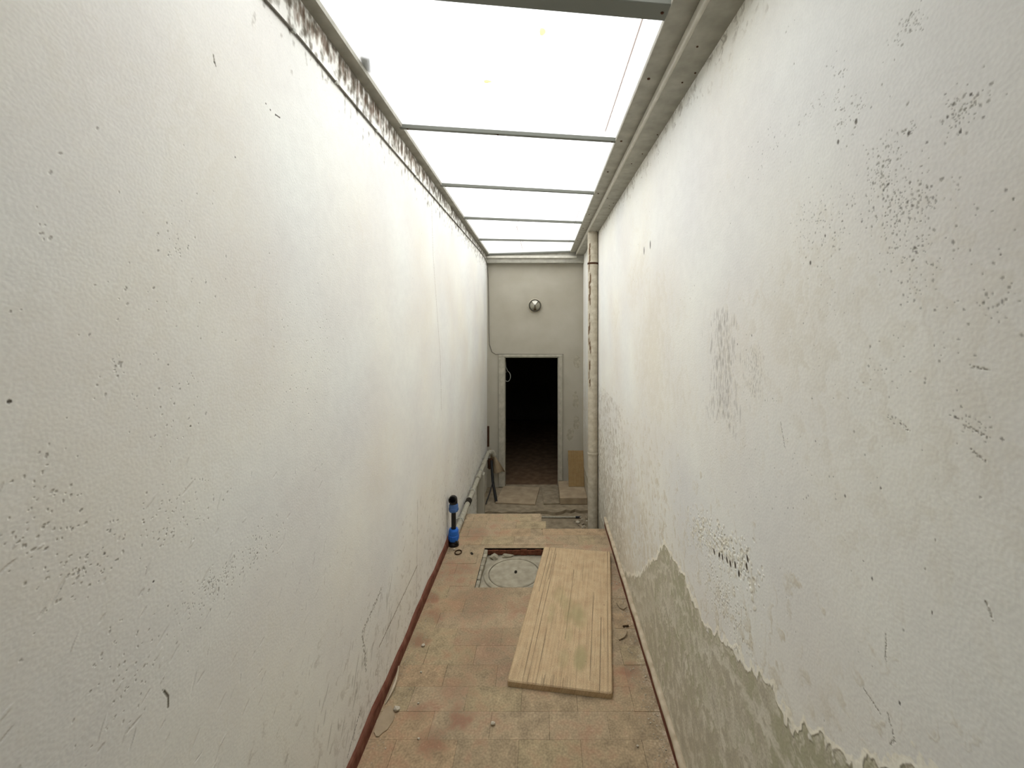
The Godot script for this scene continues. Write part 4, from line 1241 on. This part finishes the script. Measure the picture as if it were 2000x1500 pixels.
func litter() -> void:
	var g := RandomNumberGenerator.new(); g.seed = 15
	# separate chips on the tiles
	var chips := [[-0.717, 2.132, 0.020, "largest pale plaster chip, near the left skirting"], [-0.235, 2.057, 0.014, "pale plaster chip alone on the floor in front of the grooved board"], [-0.62, 2.17, 0.007, "small white chip right of the largest plaster chip"], [-0.565, 1.985, 0.008, "small white chip on the reddish stain near the viewer"], [-0.70, 2.55, 0.016, "white plaster chip on the red stain along the left skirting"], [-0.66, 2.36, 0.008, "small white chip between the left skirting and the reddish tiles"], [-0.735, 3.62, 0.013, "white chip on the tiles below the blue coupling"], [0.425, 1.95, 0.008, "small chip right of the viewer side corner of the grooved board"], [0.40, 1.83, 0.007, "small pale chip nearest the viewer on the right"]]
	for p in chips:
		var s := Sh.new()
		s.rock(Vector3(0, p[2] * 0.5, 0), Vector3(p[2], p[2] * 0.62, p[2] * 0.8), g.randi() % 999, 0.35)
		var o := put(s, "plaster_chip", M.chip)
		o.position = V(p[0], 0.001, p[1])
		tag(o, p[3], "chip", "loose plaster chips on the tiles")
	# twigs and scraps right of the board
	var twigs := [[[V(0.500, 0.010, 2.93), V(0.515, 0.006, 2.885), V(0.535, 0.008, 2.87), V(0.555, 0.016, 2.88)], 0.005, "bent brown scrap by the right skirting, farthest of three"], [[V(0.50, 0.006, 2.71), V(0.535, 0.007, 2.715)], 0.006, "short dark splinter by the right skirting, middle of three"], [[V(0.455, 0.005, 2.60), V(0.49, 0.006, 2.62), V(0.515, 0.014, 2.655)], 0.005, "thin curved stick by the right skirting, nearest of three"]]
	for p in twigs:
		var s := Sh.new(); s.tube(p[0], p[1], 6)
		tag(put(s, "stick", M.twig if p[1] > 0.0055 else M.dusty), p[2], "stick", "sticks by the right skirting")
	# ring left on the tiles
	var s := Sh.new()
	var ring: Array = []
	for k in 21:
		ring.append(Vector3(0.026 * cos(TAU * k / 20.0), 0.006, 0.034 * sin(TAU * k / 20.0)))
	s.tube(ring, 0.005, 6, false)
	var o2 := put(s, "rubber_ring", M.twig)
	o2.position = V(-0.694, 0.0, 3.576)
	tag(o2, "small dark rubber ring on the tiles near the blue coupling", "ring")
	s = Sh.new()
	s.box(Vector3(0, 0.004, 0), Vector3(0.016, 0.008, 0.03), 0.002, Basis(Vector3.UP, 0.5))
	var o3 := put(s, "dark_scrap", M.dark_gap)
	o3.position = V(-0.58, 0.001, 3.56)
	tag(o3, "tiny dark scrap right of the rubber ring", "scrap")
	# paint flake curled away from the left skirting, and the patch of cement beside it
	s = Sh.new()
	var curl: Array = []
	var thick: Array = []
	for k in 9:
		var a := k / 8.0
		curl.append(V(XL + 0.026 + 0.014 * sin(a * 3.0), 0.008 + 0.030 * a, 2.16 + 0.20 * a)); thick.append(0.002 + 0.006 * sin(a * PI))
	s.tube(curl, 0.005, 6, true, thick)
	tag(put(s, "paint_flake", M.lime), "long curled paint flake peeling off the left skirting", "flake")
	s = Sh.new()
	var poly: Array = []
	for k in 16:
		var a := TAU * k / 16
		poly.append(Vector2(-0.752 + 0.036 * cos(a) * (0.85 + 0.3 * g.randf()), 2.075 + 0.075 * sin(a) * (0.85 + 0.3 * g.randf())))
	s.prism(poly, -0.002, 0.005)
	tag(put(s, "cement_dab", M.dusty), "grey dab of cement on the tiles at the left skirting", "cement")
	# rubble heap in the sunken strip, right
	for k in 34:
		var q := Sh.new()
		var r := 0.010 + 0.024 * g.randf() * g.randf()
		q.rock(Vector3.ZERO, Vector3(r, r * 0.7, r * 0.9), 100 + k, 0.35)
		var o := put(q, "rubble_stone", M.rubble if k % 3 else M.chip)
		var x := 0.36 + 0.21 * sqrt(g.randf())
		var d := 5.08 + 0.36 * g.randf()
		o.position = V(x, SILL + r * 0.5 + 0.05 * maxf(0.0, (x - 0.42) / 0.17) * g.randf(), d)
		tag(o, "stone of the small rubble heap in the sunken strip below the drain pipe", "stone", "rubble heap below the drain pipe")
	# fallen limewash along the right skirting
	var cr := Sh.new()
	for k in 520:
		var d := 1.2 + 2.2 * g.randf()
		var x := XR - 0.03 - absf(g.randfn(0.0, 0.045))
		var r := 0.0015 + 0.0035 * g.randf() * g.randf()
		cr.rock(V(x, r * 0.5 + 0.001, d), Vector3(r, r * 0.6, r), 500 + k, 0.3)
	for k in 160:
		var d := 1.3 + 2.3 * g.randf()
		var x := XL + 0.03 + absf(g.randfn(0.0, 0.05))
		var r := 0.0015 + 0.003 * g.randf() * g.randf()
		cr.rock(V(x, r * 0.5 + 0.001, d), Vector3(r, r * 0.6, r), 1500 + k, 0.3)
	tag(put(cr, "limewash_crumbs", M.chip), "fallen white limewash crumbs strewn along both skirtings", "crumbs", "", "stuff")
